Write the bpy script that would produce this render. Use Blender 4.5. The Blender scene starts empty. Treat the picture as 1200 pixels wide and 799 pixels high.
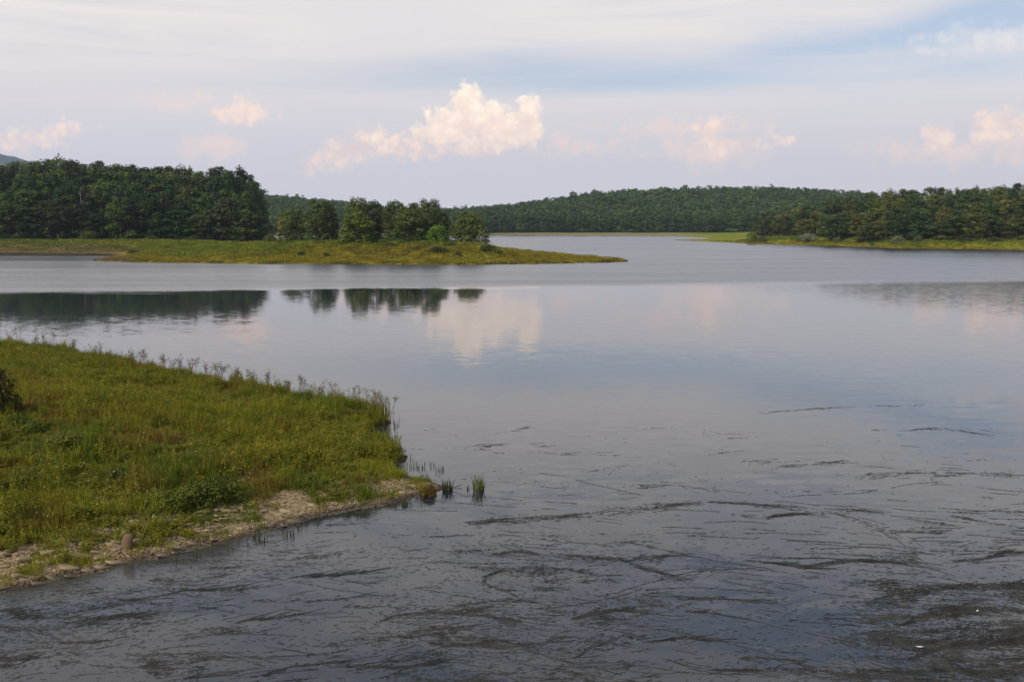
import bpy, math, random
import numpy as np
from mathutils import Vector

random.seed(7)
C = bpy.context.scene.collection
scene = bpy.context.scene
R = math.radians

# ------------------------------------------------------------------ camera
CAM_H = 8.0
PITCH = math.atan((399.5 - 262.0) / 1200.0)
cam_data = bpy.data.cameras.new('camera')
cam_data.sensor_width = 36.0
cam_data.lens = 36.0
cam_data.clip_start = 0.1
cam_data.clip_end = 20000.0
cam = bpy.data.objects.new('camera', cam_data)
cam.location = (0, 0, CAM_H)
cam.rotation_euler = (math.pi / 2 - PITCH, 0, 0)
C.objects.link(cam)
scene.camera = cam


def ray(px, py):
    cx = (px - 600.0) / 1200.0
    cy = (399.5 - py) / 1200.0
    cp, sp = math.cos(PITCH), math.sin(PITCH)
    return np.array((cx, cp + cy * sp, -sp + cy * cp))


def at(px, py, z=0.0):
    d = ray(px, py)
    t = (z - CAM_H) / d[2]
    return np.array((d[0] * t, d[1] * t, z))


def at_y(px, py, Y):
    d = ray(px, py)
    t = Y / d[1]
    return np.array((d[0] * t, Y, CAM_H + d[2] * t))


def azel(px, py):
    d = ray(px, py)
    return math.atan2(d[0], d[1]), math.asin(d[2] / np.linalg.norm(d))


# ------------------------------------------------------------------ light
SUN_EL, SUN_AZ = R(38), R(-140)       # behind and to the left of the camera
sun_data = bpy.data.lights.new('sun', 'SUN')
sun_data.energy = 3.0
sun_data.angle = R(4)
sun_data.color = (1.0, 0.9, 0.76)
sun = bpy.data.objects.new('sun', sun_data)
sdir = Vector((math.sin(SUN_AZ) * math.cos(SUN_EL), math.cos(SUN_AZ) * math.cos(SUN_EL), math.sin(SUN_EL)))
sun.rotation_euler = sdir.to_track_quat('Z', 'Y').to_euler()
sun.location = (0, 0, 60)
C.objects.link(sun)

vs = scene.view_settings
vs.view_transform = 'Standard'
vs.look = 'None'
vs.exposure = 0.45
vs.gamma = 1.0
vs.use_curve_mapping = False
scene.cycles.max_bounces = 8
scene.cycles.volume_bounces = 1
scene.cycles.transparent_max_bounces = 8
scene.cycles.use_denoising = True


# ------------------------------------------------------------------ node helper
class NT:
    def __init__(self, tree):
        self.t = tree
        tree.nodes.clear()

    def n(self, typ, **props):
        node = self.t.nodes.new(typ)
        for k, v in props.items():
            setattr(node, k, v)
        return node

    def link(self, a, b):
        self.t.links.new(a, b)

    def _in(self, sock, v):
        if hasattr(v, 'is_output') or isinstance(v, bpy.types.NodeSocket):
            self.link(v, sock)
        elif v is not None:
            sock.default_value = v

    def m(self, op, a, b=None, c=None, clamp=False):
        node = self.n('ShaderNodeMath', operation=op, use_clamp=clamp)
        self._in(node.inputs[0], a)
        if b is not None: self._in(node.inputs[1], b)
        if c is not None: self._in(node.inputs[2], c)
        return node.outputs[0]

    def vm(self, op, a, b=None, scale=None):
        node = self.n('ShaderNodeVectorMath', operation=op)
        self._in(node.inputs[0], a)
        if b is not None: self._in(node.inputs[1], b)
        if scale is not None: self._in(node.inputs['Scale'], scale)
        return node.outputs['Value'] if op in ('LENGTH', 'DOT_PRODUCT', 'DISTANCE') else node.outputs['Vector']

    def xyz(self, x, y, z):
        node = self.n('ShaderNodeCombineXYZ')
        for s, v in zip(node.inputs, (x, y, z)): self._in(s, v)
        return node.outputs[0]

    def sep(self, v):
        node = self.n('ShaderNodeSeparateXYZ')
        self._in(node.inputs[0], v)
        return node.outputs

    def noise(self, vec, scale, detail=4, rough=0.55, dist=0.0, color=False, dim='3D'):
        node = self.n('ShaderNodeTexNoise', noise_dimensions=dim)
        self._in(node.inputs['Vector'], vec)
        node.inputs['Scale'].default_value = scale
        node.inputs['Detail'].default_value = detail
        node.inputs['Roughness'].default_value = rough
        node.inputs['Distortion'].default_value = dist
        return node.outputs['Color'] if color else node.outputs['Fac']

    def smooth(self, v, lo, hi):
        node = self.n('ShaderNodeMapRange', interpolation_type='SMOOTHSTEP')
        self._in(node.inputs['Value'], v)
        self._in(node.inputs['From Min'], lo)
        self._in(node.inputs['From Max'], hi)
        return node.outputs['Result']

    def lin(self, v, lo, hi, a=0.0, b=1.0):
        node = self.n('ShaderNodeMapRange')
        self._in(node.inputs['Value'], v)
        node.inputs['From Min'].default_value = lo
        node.inputs['From Max'].default_value = hi
        node.inputs['To Min'].default_value = a
        node.inputs['To Max'].default_value = b
        return node.outputs['Result']

    def mix(self, f, a, b, blend='MIX'):
        node = self.n('ShaderNodeMix', data_type='RGBA', blend_type=blend)
        self._in(node.inputs[0], f)
        for s, v in ((node.inputs[6], a), (node.inputs[7], b)):
            if isinstance(v, (tuple, list)): v = tuple(v) + (1.0,) if len(v) == 3 else tuple(v)
            self._in(s, v)
        return node.outputs[2]

    def mixf(self, f, a, b):
        node = self.n('ShaderNodeMix', data_type='FLOAT')
        self._in(node.inputs[0], f); self._in(node.inputs[2], a); self._in(node.inputs[3], b)
        return node.outputs[0]

    def attr(self, name, kind='GEOMETRY'):
        return self.n('ShaderNodeAttribute', attribute_name=name, attribute_type=kind)


# ------------------------------------------------------------------ world / sky
world = bpy.data.worlds.new('World')
scene.world = world
world.use_nodes = True
W = NT(world.node_tree)
tc = W.n('ShaderNodeTexCoord')
dvec = tc.outputs['Generated']
dx, dy, dz = W.sep(dvec)
u = W.m('ARCTAN2', dx, dy)
v = W.m('ARCSINE', W.m('MINIMUM', W.m('MAXIMUM', dz, -1.0), 1.0))
sky = W.n('ShaderNodeTexSky', sky_type='NISHITA')
sky.sun_disc = False
sky.sun_elevation = SUN_EL
sky.sun_rotation = SUN_AZ
sky.air_density = 1.0
sky.dust_density = 1.5
sky.ozone_density = 1.5
SKY_S = 0.1
GAIN = 1.0 / SKY_S
# clear air between the clouds
base = W.mix(0.35, W.mix(1.0, sky.outputs['Color'], (1.0, 0.92, 0.92), 'MULTIPLY'), (0.46 * GAIN, 0.48 * GAIN, 0.56 * GAIN))
# layered sheets of cloud
sc = W.xyz(W.m('MULTIPLY', u, 1.6), W.m('MULTIPLY', v, 10.0), 0.0)
sheet = W.noise(sc, 1.3, 5, 0.55, 0.35, dim='2D')
wisp = W.noise(W.xyz(W.m('MULTIPLY', u, 3.0), W.m('MULTIPLY', v, 34.0), 3.1), 1.5, 4, 0.6, 0.6, dim='2D')


def gauss(px, py, rx, ry, tilt=0.0):
    a, e = azel(px, py)
    du = W.m('MULTIPLY', W.m('SUBTRACT', u, a), 1200.0 / rx)
    dv = W.m('SUBTRACT', W.m('MULTIPLY', W.m('SUBTRACT', v, e), 1200.0 / ry), W.m('MULTIPLY', du, tilt))
    q = W.m('ADD', W.m('MULTIPLY', du, du), W.m('MULTIPLY', dv, dv))
    return W.m('POWER', 2.718, W.m('MULTIPLY', q, -1.0))


gaps = None
for args, k in (((590, 74, 170, 20, -0.1), 0.6), ((360, 96, 190, 13), 0.3), ((860, 82, 260, 20, 0.25), 0.45),
                ((1000, 50, 170, 16, 0.5), 0.5), ((1170, 12, 90, 24, 0.5), 0.8), ((720, 100, 170, 12), 0.5), ((1180, 75, 90, 20), 0.45)):
    g = W.m('MULTIPLY', gauss(*args), k)
    gaps = g if gaps is None else W.m('ADD', gaps, g)
veil = W.lin(v, 0.20, 0.38, 1.03, 0.30)
cover = W.m('ADD', veil, W.m('MULTIPLY', W.m('SUBTRACT', sheet, 0.52), W.lin(v, 0.02, 0.4, 0.5, 2.2)))
cover = W.m('ADD', cover, W.m('MULTIPLY', W.m('SUBTRACT', wisp, 0.5), W.lin(v, 0.05, 0.16, 0.1, 0.75)))
cover = W.m('SUBTRACT', cover, gaps, clamp=True)
low = (0.515 * GAIN, 0.483 * GAIN, 0.535 * GAIN)
high = (0.67 * GAIN, 0.615 * GAIN, 0.592 * GAIN)
sheetcol = W.mix(W.smooth(v, 0.03, 0.19), low, high)
sheetcol = W.mix(W.m('MULTIPLY', W.smooth(sheet, 0.35, 0.65), 0.35), sheetcol, (0.50 * GAIN, 0.505 * GAIN, 0.56 * GAIN))
# haze-grey lower left corner of the sheet as the cloud thickens towards the west
col = W.mix(cover, base, sheetcol)

# cumulus heads far away, catching the warm light
cv = W.xyz(u, v, 0.0)
warp = W.noise(cv, 20.0, 2, 0.5, 0.0, True, '2D')
wx, wy, wz = W.sep(warp)
uu = W.m('ADD', u, W.m('MULTIPLY', W.m('SUBTRACT', wx, 0.5), 0.012))
vv = W.m('ADD', v, W.m('MULTIPLY', W.m('SUBTRACT', wy, 0.5), 0.012))
wp = W.xyz(uu, vv, 1.7)
bill = W.noise(wp, 50.0, 5, 0.58, dim='2D')


def cell(scale):
    vor = W.n('ShaderNodeTexVoronoi', feature='SMOOTH_F1', voronoi_dimensions='2D')
    W.link(W.vm('ADD', wp, W.vm('SCALE', W.vm('SUBTRACT', W.noise(cv, scale * 1.6, 1, 0.5, 0.0, True, '2D'), (0.5, 0.5, 0.5)), scale=0.5 / scale)), vor.inputs['Vector'])
    vor.inputs['Scale'].default_value = scale
    vor.inputs['Smoothness'].default_value = 0.35
    return W.m('SUBTRACT', 0.45, vor.outputs['Distance'])


puff = W.m('ADD', W.m('MULTIPLY', cell(70.0), 0.55), W.m('ADD', W.m('MULTIPLY', cell(160.0), 0.33), W.m('MULTIPLY', cell(330.0), 0.10)))
rough_ = W.m('ADD', W.m('MULTIPLY', W.m('SUBTRACT', bill, 0.5), 1.0), puff)


def blob(px, py, rx, ry, tilt=0.0):
    a, e = azel(px, py)
    du = W.m('MULTIPLY', W.m('SUBTRACT', uu, a), 1200.0 / rx)
    dv = W.m('SUBTRACT', W.m('MULTIPLY', W.m('SUBTRACT', vv, e), 1200.0 / ry), W.m('MULTIPLY', du, tilt))
    q = W.m('ADD', W.m('MULTIPLY', du, du), W.m('MULTIPLY', dv, dv))
    # distance inside the outline, counted in pixels of the smaller radius so all heads get the same raggedness
    return W.m('MULTIPLY', W.m('SUBTRACT', 1.0, W.m('SQRT', q)), min(rx, ry) / 22.0)


def cluster(blobs, lo=0.0, hi=0.28, rag=1.0):
    f = None
    for b in blobs:
        g = blob(*b)
        f = g if f is None else W.m('SMOOTH_MAX', f, g, 0.15)
    f = W.m('ADD', f, W.m('MULTIPLY', rough_, rag))
    return W.smooth(f, lo, hi), f


main_m, main_f = cluster([(549, 124, 25, 24), (577, 136, 26, 20), (542, 150, 50, 30), (500, 172, 50, 18), (598, 154, 38, 26), (619, 142, 16, 26),
                          (458, 168, 40, 13), (446, 162, 13, 16), (520, 160, 40, 24)], -0.10, 0.40, 0.85)
left_m, left_f = cluster([(404, 178, 40, 17, 0.45), (445, 168, 32, 20), (425, 166, 22, 14), (378, 190, 28, 11, 0.3), (470, 176, 40, 12)], -0.28, 0.6, 0.75)
small_m, small_f = cluster([(290, 129, 30, 13, 0.1), (262, 130, 20, 9), (28, 164, 40, 9, 0.35), (66, 153, 26, 6, 0.35), (1100, 160, 19, 15), (1172, 146, 30, 17), (1150, 160, 18, 10),
                            (832, 152, 22, 13, 0.3), (846, 166, 14, 14), (912, 164, 20, 6, 0.4)], -0.14, 0.46, 0.85)
faint_m, _ = cluster([(250, 172, 44, 20, 0.3), (215, 118, 48, 12), (15, 174, 30, 10), (835, 176, 66, 24), (1120, 178, 95, 18), (660, 165, 30, 14), (1060, 184, 40, 12),
                      (700, 174, 80, 12), (1190, 168, 40, 22), (540, 176, 100, 12), (800, 150, 90, 14)], -0.2, 1.0, 1.1)
white_m, _ = cluster([(1150, 46, 70, 13, -0.05), (1105, 58, 50, 9), (1190, 40, 60, 10)], -0.2, 0.9, 1.2)
lump = W.smooth(W.m('ADD', W.m('MULTIPLY', puff, 1.3), W.noise(W.vm('ADD', wp, (3.0, 5.0, 0.0)), 48.0, 4, 0.6, dim='2D')), 0.15, 1.05)
topness = W.m('ADD', W.lin(v, azel(600, 186)[1], azel(600, 128)[1]), W.m('MULTIPLY', W.m('SUBTRACT', bill, 0.5), 0.9), clamp=True)
maincol = W.mix(topness, W.mix(lump, (0.67 * GAIN, 0.525 * GAIN, 0.505 * GAIN), (0.80 * GAIN, 0.605 * GAIN, 0.51 * GAIN)), W.mix(lump, (0.79 * GAIN, 0.635 * GAIN, 0.535 * GAIN), (0.92 * GAIN, 0.79 * GAIN, 0.655 * GAIN)))
basefade = W.smooth(W.m('ADD', v, W.m('MULTIPLY', rough_, 0.022)), azel(600, 192)[1], azel(600, 156)[1])
softcol = W.mix(lump, (0.65 * GAIN, 0.515 * GAIN, 0.50 * GAIN), (0.82 * GAIN, 0.62 * GAIN, 0.525 * GAIN))
col = W.mix(W.m('MULTIPLY', white_m, 0.55), col, (0.70 * GAIN, 0.655 * GAIN, 0.63 * GAIN))
col = W.mix(W.m('MULTIPLY', faint_m, 0.9), col, (0.70 * GAIN, 0.55 * GAIN, 0.51 * GAIN))
col = W.mix(W.m('MULTIPLY', left_m, 0.85), col, softcol)
col = W.mix(W.m('MULTIPLY', small_m, 0.9), col, W.mix(lump, (0.70 * GAIN, 0.545 * GAIN, 0.51 * GAIN), (0.83 * GAIN, 0.64 * GAIN, 0.53 * GAIN)))
col = W.mix(W.m('MULTIPLY', main_m, W.m('ADD', W.m('MULTIPLY', basefade, 0.92), 0.06)), col, maincol)
bg = W.n('ShaderNodeBackground')
W.link(col, bg.inputs['Color'])
bg.inputs['Strength'].default_value = SKY_S
wo = W.n('ShaderNodeOutputWorld')
W.link(bg.outputs[0], wo.inputs['Surface'])


# ------------------------------------------------------------------ numpy helpers
def _hash(ix, iy, seed):
    h = (ix.astype(np.int64) * 374761393 + iy.astype(np.int64) * 668265263 + seed * 1442695041) & 0xFFFFFFFF
    h = ((h ^ (h >> 13)) * 1274126177) & 0xFFFFFFFF
    return ((h ^ (h >> 16)) & 0xFFFF) / 65535.0


def vnoise(x, y, seed=0):
    x = np.asarray(x, float); y = np.asarray(y, float)
    ix, iy = np.floor(x), np.floor(y)
    fx, fy = x - ix, y - iy
    fx = fx * fx * (3 - 2 * fx); fy = fy * fy * (3 - 2 * fy)
    a = _hash(ix, iy, seed); b = _hash(ix + 1, iy, seed)
    c = _hash(ix, iy + 1, seed); d = _hash(ix + 1, iy + 1, seed)
    return (a * (1 - fx) + b * fx) * (1 - fy) + (c * (1 - fx) + d * fx) * fy


def fbm(x, y, seed=0, octv=4):
    s, a, t = 0, 1.0, 0
    for o in range(octv):
        s = s + a * vnoise(np.asarray(x) * 2 ** o, np.asarray(y) * 2 ** o, seed + o * 17)
        t += a; a *= 0.5
    return s / t


def sstep(v, lo, hi):
    t = np.clip((np.asarray(v, float) - lo) / (hi - lo), 0, 1)
    return t * t * (3 - 2 * t)


def sdf(poly, x, y):
    """signed distance, positive inside"""
    x = np.asarray(x, float); y = np.asarray(y, float)
    d2 = np.full(x.shape, 1e18); inside = np.zeros(x.shape, bool)
    n = len(poly)
    for i in range(n):
        ax, ay = poly[i]; bx, by = poly[(i + 1) % n]
        ex, ey = bx - ax, by - ay
        wx_, wy_ = x - ax, y - ay
        t = np.clip((wx_ * ex + wy_ * ey) / (ex * ex + ey * ey + 1e-12), 0, 1)
        d2 = np.minimum(d2, (wx_ - ex * t) ** 2 + (wy_ - ey * t) ** 2)
        cond = ((ay > y) != (by > y))
        with np.errstate(divide='ignore', invalid='ignore'):
            xi = ax + (y - ay) / (by - ay + 1e-15) * ex
        inside ^= cond & (x < xi)
    d = np.sqrt(d2)
    return np.where(inside, d, -d)


def mk_mesh(name, V, faces, mat=None, smooth=False, fattr=None, vattr=None, vcol=None):
    """V (n,3); faces: list of (m,k) int arrays"""
    me = bpy.data.meshes.new(name)
    V = np.asarray(V, np.float32)
    faces = [np.asarray(f, np.int32) for f in faces if len(f)]
    me.vertices.add(len(V)); me.vertices.foreach_set('co', V.ravel())
    nl = sum(f.size for f in faces); npoly = sum(len(f) for f in faces)
    me.loops.add(nl); me.loops.foreach_set('vertex_index', np.concatenate([f.ravel() for f in faces]))
    tot = np.concatenate([np.full(len(f), f.shape[1], np.int32) for f in faces])
    start = np.concatenate([[0], np.cumsum(tot)[:-1]]).astype(np.int32)
    me.polygons.add(npoly)
    me.polygons.foreach_set('loop_start', start)
    if smooth: me.polygons.foreach_set('use_smooth', np.ones(npoly, bool))
    me.update(calc_edges=True)
    if fattr:
        for k, a in fattr.items():
            at_ = me.attributes.new(k, 'FLOAT', 'FACE'); at_.data.foreach_set('value', np.asarray(a, np.float32))
    if vattr:
        for k, a in vattr.items():
            at_ = me.attributes.new(k, 'FLOAT', 'POINT'); at_.data.foreach_set('value', np.asarray(a, np.float32))
    if vcol:
        for k, (dom, a) in vcol.items():
            a = np.asarray(a, np.float32)
            a = np.concatenate([a, np.ones((len(a), 1), np.float32)], 1)
            at_ = me.attributes.new(k, 'FLOAT_COLOR', dom); at_.data.foreach_set('color', a.ravel())
    if mat: me.materials.append(mat)
    return me


def add(name, me, parent=None, loc=(0, 0, 0), rot=(0, 0, 0), scale=(1, 1, 1), link=True):
    o = bpy.data.objects.new(name, me)
    o.location = loc; o.rotation_euler = rot; o.scale = scale
    if parent: o.parent = parent
    if link: C.objects.link(o)
    return o


def tag(o, label=None, cat=None, group=None, kind=None):
    if label: o['label'] = label
    if cat: o['category'] = cat
    if group: o['group'] = group
    if kind: o['kind'] = kind
    return o


def copy_tree(src):
    c = src.copy(); C.objects.link(c)
    for ch in src.children:
        d = ch.copy(); C.objects.link(d); d.parent = c
    return c


def grid_faces(nr, nc):
    i = np.arange(nr - 1)[:, None] * nc + np.arange(nc - 1)[None, :]
    return np.stack([i, i + 1, i + nc + 1, i + nc], -1).reshape(-1, 4)


def tube(pts, rad, k=6):
    """tapered tube through pts"""
    pts = np.asarray(pts, float); n = len(pts)
    V, F = [], []
    for i in range(n):
        d = pts[min(i + 1, n - 1)] - pts[max(i - 1, 0)]
        d = d / (np.linalg.norm(d) + 1e-9)
        a = np.cross(d, (0.31, 0.9, 0.12)); a /= np.linalg.norm(a) + 1e-9
        b = np.cross(d, a)
        for j in range(k):
            t = 2 * math.pi * j / k
            V.append(pts[i] + rad[i] * (a * math.cos(t) + b * math.sin(t)))
    for i in range(n - 1):
        for j in range(k):
            F.append((i * k + j, i * k + (j + 1) % k, (i + 1) * k + (j + 1) % k, (i + 1) * k + j))
    return np.array(V), np.array(F)


class Bag:
    def __init__(s): s.V = []; s.F = {}; s.n = 0

    def add(s, V, F):
        V = np.asarray(V); F = np.asarray(F)
        s.V.append(V)
        s.F.setdefault(F.shape[1], []).append(F + s.n)
        s.n += len(V)

    def mesh(s, name, mat, smooth=False):
        return mk_mesh(name, np.concatenate(s.V), [np.concatenate(f) for f in s.F.values()], mat, smooth)


def leaf_quads(P, N, size, rng, aspect=0.62):
    """rhombic leaf clumps at P facing N"""
    n = len(P)
    N = N / (np.linalg.norm(N, axis=1, keepdims=True) + 1e-9)
    ref = rng.normal(size=(n, 3))
    A = np.cross(N, ref); A /= np.linalg.norm(A, axis=1, keepdims=True) + 1e-9
    B = np.cross(N, A)
    s = (size * rng.uniform(0.6, 1.35, n))[:, None]
    bend = N * s * 0.18
    V = np.stack([P - A * s - bend, P + B * s * aspect, P + A * s - bend, P - B * s * aspect], 1).reshape(-1, 3)
    F = np.arange(n * 4).reshape(-1, 4)
    return V, F


# ------------------------------------------------------------------ materials
def new_mat(name):
    m = bpy.data.materials.new(name); m.use_nodes = True
    return m, NT(m.node_tree)


def principled(T, color, rough=0.8, spec=0.3, normal=None):
    b = T.n('ShaderNodeBsdfPrincipled')
    T._in(b.inputs['Base Color'], color if not (isinstance(color, tuple) and len(color) == 3) else color + (1.0,))
    T._in(b.inputs['Roughness'], rough)
    T._in(b.inputs['Specular IOR Level'], spec)
    if normal is not None: T.link(normal, b.inputs['Normal'])
    return b


def finish(T, shader):
    o = T.n('ShaderNodeOutputMaterial'); T.link(shader, o.inputs['Surface'])


def leafy(T, color, trans=0.25, rough=0.65):
    b = principled(T, color, rough, 0.2)
    tr = T.n('ShaderNodeBsdfTranslucent')
    T.link(T.mix(1.0, color, (1.15, 1.2, 0.6), 'MULTIPLY'), tr.inputs['Color'])
    mx = T.n('ShaderNodeMixShader'); mx.inputs[0].default_value = trans
    T.link(b.outputs[0], mx.inputs[1]); T.link(tr.outputs[0], mx.inputs[2])
    finish(T, mx.outputs[0])


# tree leaves: the tree's own colour times a clump tone
M_leaf, T = new_mat('tree_leaves')
oi = T.n('ShaderNodeObjectInfo')
tone = T.attr('tone').outputs['Fac']
c0 = T.mix(tone, (0.48, 0.52, 0.55), (1.65, 1.55, 1.30))
leafy(T, T.mix(1.0, oi.outputs['Color'], c0, 'MULTIPLY'), 0.12)

M_farleaf, T = new_mat('far_leaves')
leafy(T, T.attr('col').outputs['Color'], 0.2)

M_bark, T = new_mat('bark')
tcx = T.n('ShaderNodeTexCoord')
nz = T.noise(T.vm('MULTIPLY', tcx.outputs['Object'], (3.0, 3.0, 0.7)), 2.0, 5)
finish(T, principled(T, T.mix(nz, (0.035, 0.028, 0.02), (0.11, 0.09, 0.07)), 0.9, 0.1).outputs[0])

M_deadwood, T = new_mat('bleached_wood')
tcx = T.n('ShaderNodeTexCoord')
nz = T.noise(T.vm('MULTIPLY', tcx.outputs['Object'], (3.0, 3.0, 0.5)), 1.4, 5)
finish(T, principled(T, T.mix(nz, (0.10, 0.09, 0.08), (0.26, 0.24, 0.21)), 0.9, 0.1).outputs[0])

# grass blades
M_grass, T = new_mat('grass_blades')
geo = T.n('ShaderNodeNewGeometry')
tone = T.attr('tone').outputs['Fac']
tint = T.attr('tint', 'INSTANCER').outputs['Fac']
P = geo.outputs['Position']
n1 = T.noise(P, 0.16, 4, 0.6)
n2 = T.noise(T.vm('ADD', P, (40.0, 11.0, 0.0)), 0.28, 4, 0.65)
n3 = T.noise(T.vm('ADD', P, (7.0, 90.0, 0.0)), 0.9, 3, 0.6)
g = T.mix(T.smooth(n1, 0.38, 0.62), (0.094, 0.126, 0.010), (0.196, 0.200, 0.012))
g = T.mix(T.m('MULTIPLY', T.smooth(n2, 0.50, 0.64), 0.75), g, (0.155, 0.085, 0.022))
g = T.mix(T.m('MULTIPLY', T.smooth(n3, 0.50, 0.70), 0.8), g, (0.046, 0.072, 0.012))
g = T.mix(T.m('MULTIPLY', T.smooth(tint, 0.75, 1.0), 0.6), g, (0.17, 0.145, 0.03))
g = T.mix(1.0, g, T.mix(tone, (0.6, 0.62, 0.6), (1.35, 1.3, 1.2)), 'MULTIPLY')
leafy(T, g, 0.3, 0.6)

M_forb, T = new_mat('weed_leaves')
tone = T.attr('tone').outputs['Fac']
tint = T.attr('tint', 'INSTANCER').outputs['Fac']
g = T.mix(tint, (0.090, 0.112, 0.010), (0.190, 0.185, 0.014))
g = T.mix(1.0, g, T.mix(tone, (0.65, 0.65, 0.65), (1.35, 1.3, 1.2)), 'MULTIPLY')
leafy(T, g, 0.25, 0.6)

# meadow clumps on the far shores take their colour from the point they grow on
M_meadow, T = new_mat('meadow_clumps')
tone = T.attr('tone').outputs['Fac']
g = T.mix(1.0, T.attr('pcol', 'INSTANCER').outputs['Color'], T.mix(tone, (0.7, 0.7, 0.7), (1.3, 1.28, 1.2)), 'MULTIPLY')
leafy(T, g, 0.3, 0.65)

M_objleaf, T = new_mat('plant_leaves')
oi = T.n('ShaderNodeObjectInfo')
tone = T.attr('tone').outputs['Fac']
leafy(T, T.mix(1.0, oi.outputs['Color'], T.mix(tone, (0.6, 0.62, 0.6), (1.4, 1.35, 1.25)), 'MULTIPLY'), 0.25, 0.6)

M_stem, T = new_mat('dry_stem')
oi = T.n('ShaderNodeObjectInfo')
finish(T, principled(T, T.mix(oi.outputs['Random'], (0.075, 0.065, 0.025), (0.13, 0.10, 0.05)), 0.8, 0.15).outputs[0])
M_seed, T = new_mat('seed_heads')
oi = T.n('ShaderNodeObjectInfo')
finish(T, principled(T, T.mix(oi.outputs['Random'], (0.060, 0.040, 0.022), (0.13, 0.095, 0.055)), 0.85, 0.1).outputs[0])

# stone
M_rock, T = new_mat('pale_stone')
oi = T.n('ShaderNodeObjectInfo'); geo = T.n('ShaderNodeNewGeometry'); tcx = T.n('ShaderNodeTexCoord')
n1 = T.noise(tcx.outputs['Object'], 5.0, 6, 0.65)
n2 = T.noise(tcx.outputs['Object'], 28.0, 4, 0.7)
rc = T.mix(oi.outputs['Random'], (0.17, 0.125, 0.065), (0.36, 0.28, 0.16))
rc = T.mix(T.m('MULTIPLY', T.smooth(n1, 0.35, 0.7), 0.6), rc, (0.16, 0.13, 0.10))
rc = T.mix(T.m('MULTIPLY', T.smooth(n2, 0.5, 0.75), 0.4), rc, (0.40, 0.33, 0.24))
pz = T.sep(geo.outputs['Position'])[2]
wet = T.smooth(T.m('ADD', pz, T.m('MULTIPLY', T.m('SUBTRACT', n1, 0.5), 0.12)), 0.13, 0.03)
rc = T.mix(T.m('MULTIPLY', wet, 0.8), rc, (0.045, 0.038, 0.03))
bmp = T.n('ShaderNodeBump'); bmp.inputs['Strength'].default_value = 0.5; bmp.inputs['Distance'].default_value = 0.03
T.link(T.m('ADD', n1, T.m('MULTIPLY', n2, 0.4)), bmp.inputs['Height'])
finish(T, principled(T, rc, T.mixf(wet, 0.85, 0.45), 0.3, bmp.outputs[0]).outputs[0])

M_block, T = new_mat('rusty_stone')
tcx = T.n('ShaderNodeTexCoord')
n1 = T.noise(tcx.outputs['Object'], 7.0, 6, 0.65)
finish(T, principled(T, T.mix(n1, (0.075, 0.050, 0.030), (0.16, 0.105, 0.062)), 0.9, 0.2).outputs[0])

# near bank soil
M_bank, T = new_mat('bank_soil')
geo = T.n('ShaderNodeNewGeometry'); P = geo.outputs['Position']
stony = T.attr('stony').outputs['Fac']
n1 = T.noise(P, 1.3, 6, 0.65); n2 = T.noise(P, 9.0, 5, 0.7)
vo = T.n('ShaderNodeTexVoronoi', feature='DISTANCE_TO_EDGE'); T.link(T.vm('MULTIPLY', P, (1.0, 1.6, 1.0)), vo.inputs['Vector']); vo.inputs['Scale'].default_value = 5.0
crack = T.smooth(vo.outputs['Distance'], 0.0, 0.09)
soil = T.mix(n1, (0.030, 0.032, 0.010), (0.075, 0.070, 0.022))
stone = T.mix(n2, (0.15, 0.112, 0.060), (0.30, 0.232, 0.130))
stone = T.mix(crack, (0.07, 0.052, 0.034), stone)
sm = T.smooth(T.m('ADD', stony, T.m('MULTIPLY', T.m('SUBTRACT', n1, 0.5), 0.7)), 0.38, 0.62)
bc = T.mix(sm, soil, stone)
pz = T.sep(P)[2]
wet = T.smooth(T.m('ADD', pz, T.m('MULTIPLY', T.m('SUBTRACT', n2, 0.5), 0.08)), 0.10, 0.02)
bc = T.mix(T.m('MULTIPLY', wet, 0.85), bc, (0.030, 0.024, 0.018))
bmp = T.n('ShaderNodeBump'); bmp.inputs['Strength'].default_value = 0.7; bmp.inputs['Distance'].default_value = 0.06
T.link(T.m('ADD', T.m('MULTIPLY', crack, 0.6), n2), bmp.inputs['Height'])
finish(T, principled(T, bc, 0.9, 0.15, bmp.outputs[0]).outputs[0])

# far ground
M_ground, T = new_mat('shore_ground')
geo = T.n('ShaderNodeNewGeometry'); P = geo.outputs['Position']
n1 = T.noise(P, 0.35, 5, 0.65); n2 = T.noise(P, 0.07, 4, 0.6)
gc = T.mix(1.0, T.attr('col').outputs['Color'], T.mix(n1, (0.65, 0.66, 0.62), (1.35, 1.32, 1.3)), 'MULTIPLY')
gc = T.mix(T.m('MULTIPLY', T.smooth(n2, 0.45, 0.7), 0.25), gc, (0.075, 0.10, 0.018))
finish(T, principled(T, gc, 0.95, 0.05).outputs[0])

M_mount, T = new_mat('mountain_forest_hazed')
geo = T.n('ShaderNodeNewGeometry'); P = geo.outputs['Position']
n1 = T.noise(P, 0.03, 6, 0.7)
finish(T, principled(T, T.mix(n1, (0.012, 0.022, 0.030), (0.030, 0.044, 0.050)), 0.95, 0.0).outputs[0])  # dark forest colour with the blue of the distant air painted in

M_weed, T = new_mat('floating_weed')
geo = T.n('ShaderNodeNewGeometry')
n1 = T.noise(geo.outputs['Position'], 2.5, 4)
finish(T, principled(T, T.mix(T.smooth(n1, 0.3, 0.7), (0.009, 0.0095, 0.008), (0.032, 0.032, 0.027)), 0.55, 0.3).outputs[0])

M_scrap, T = new_mat('white_scrap')
tcx = T.n('ShaderNodeTexCoord')
finish(T, principled(T, T.mix(T.noise(tcx.outputs['Object'], 20, 3), (0.5, 0.5, 0.47), (0.8, 0.8, 0.78)), 0.6).outputs[0])

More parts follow.
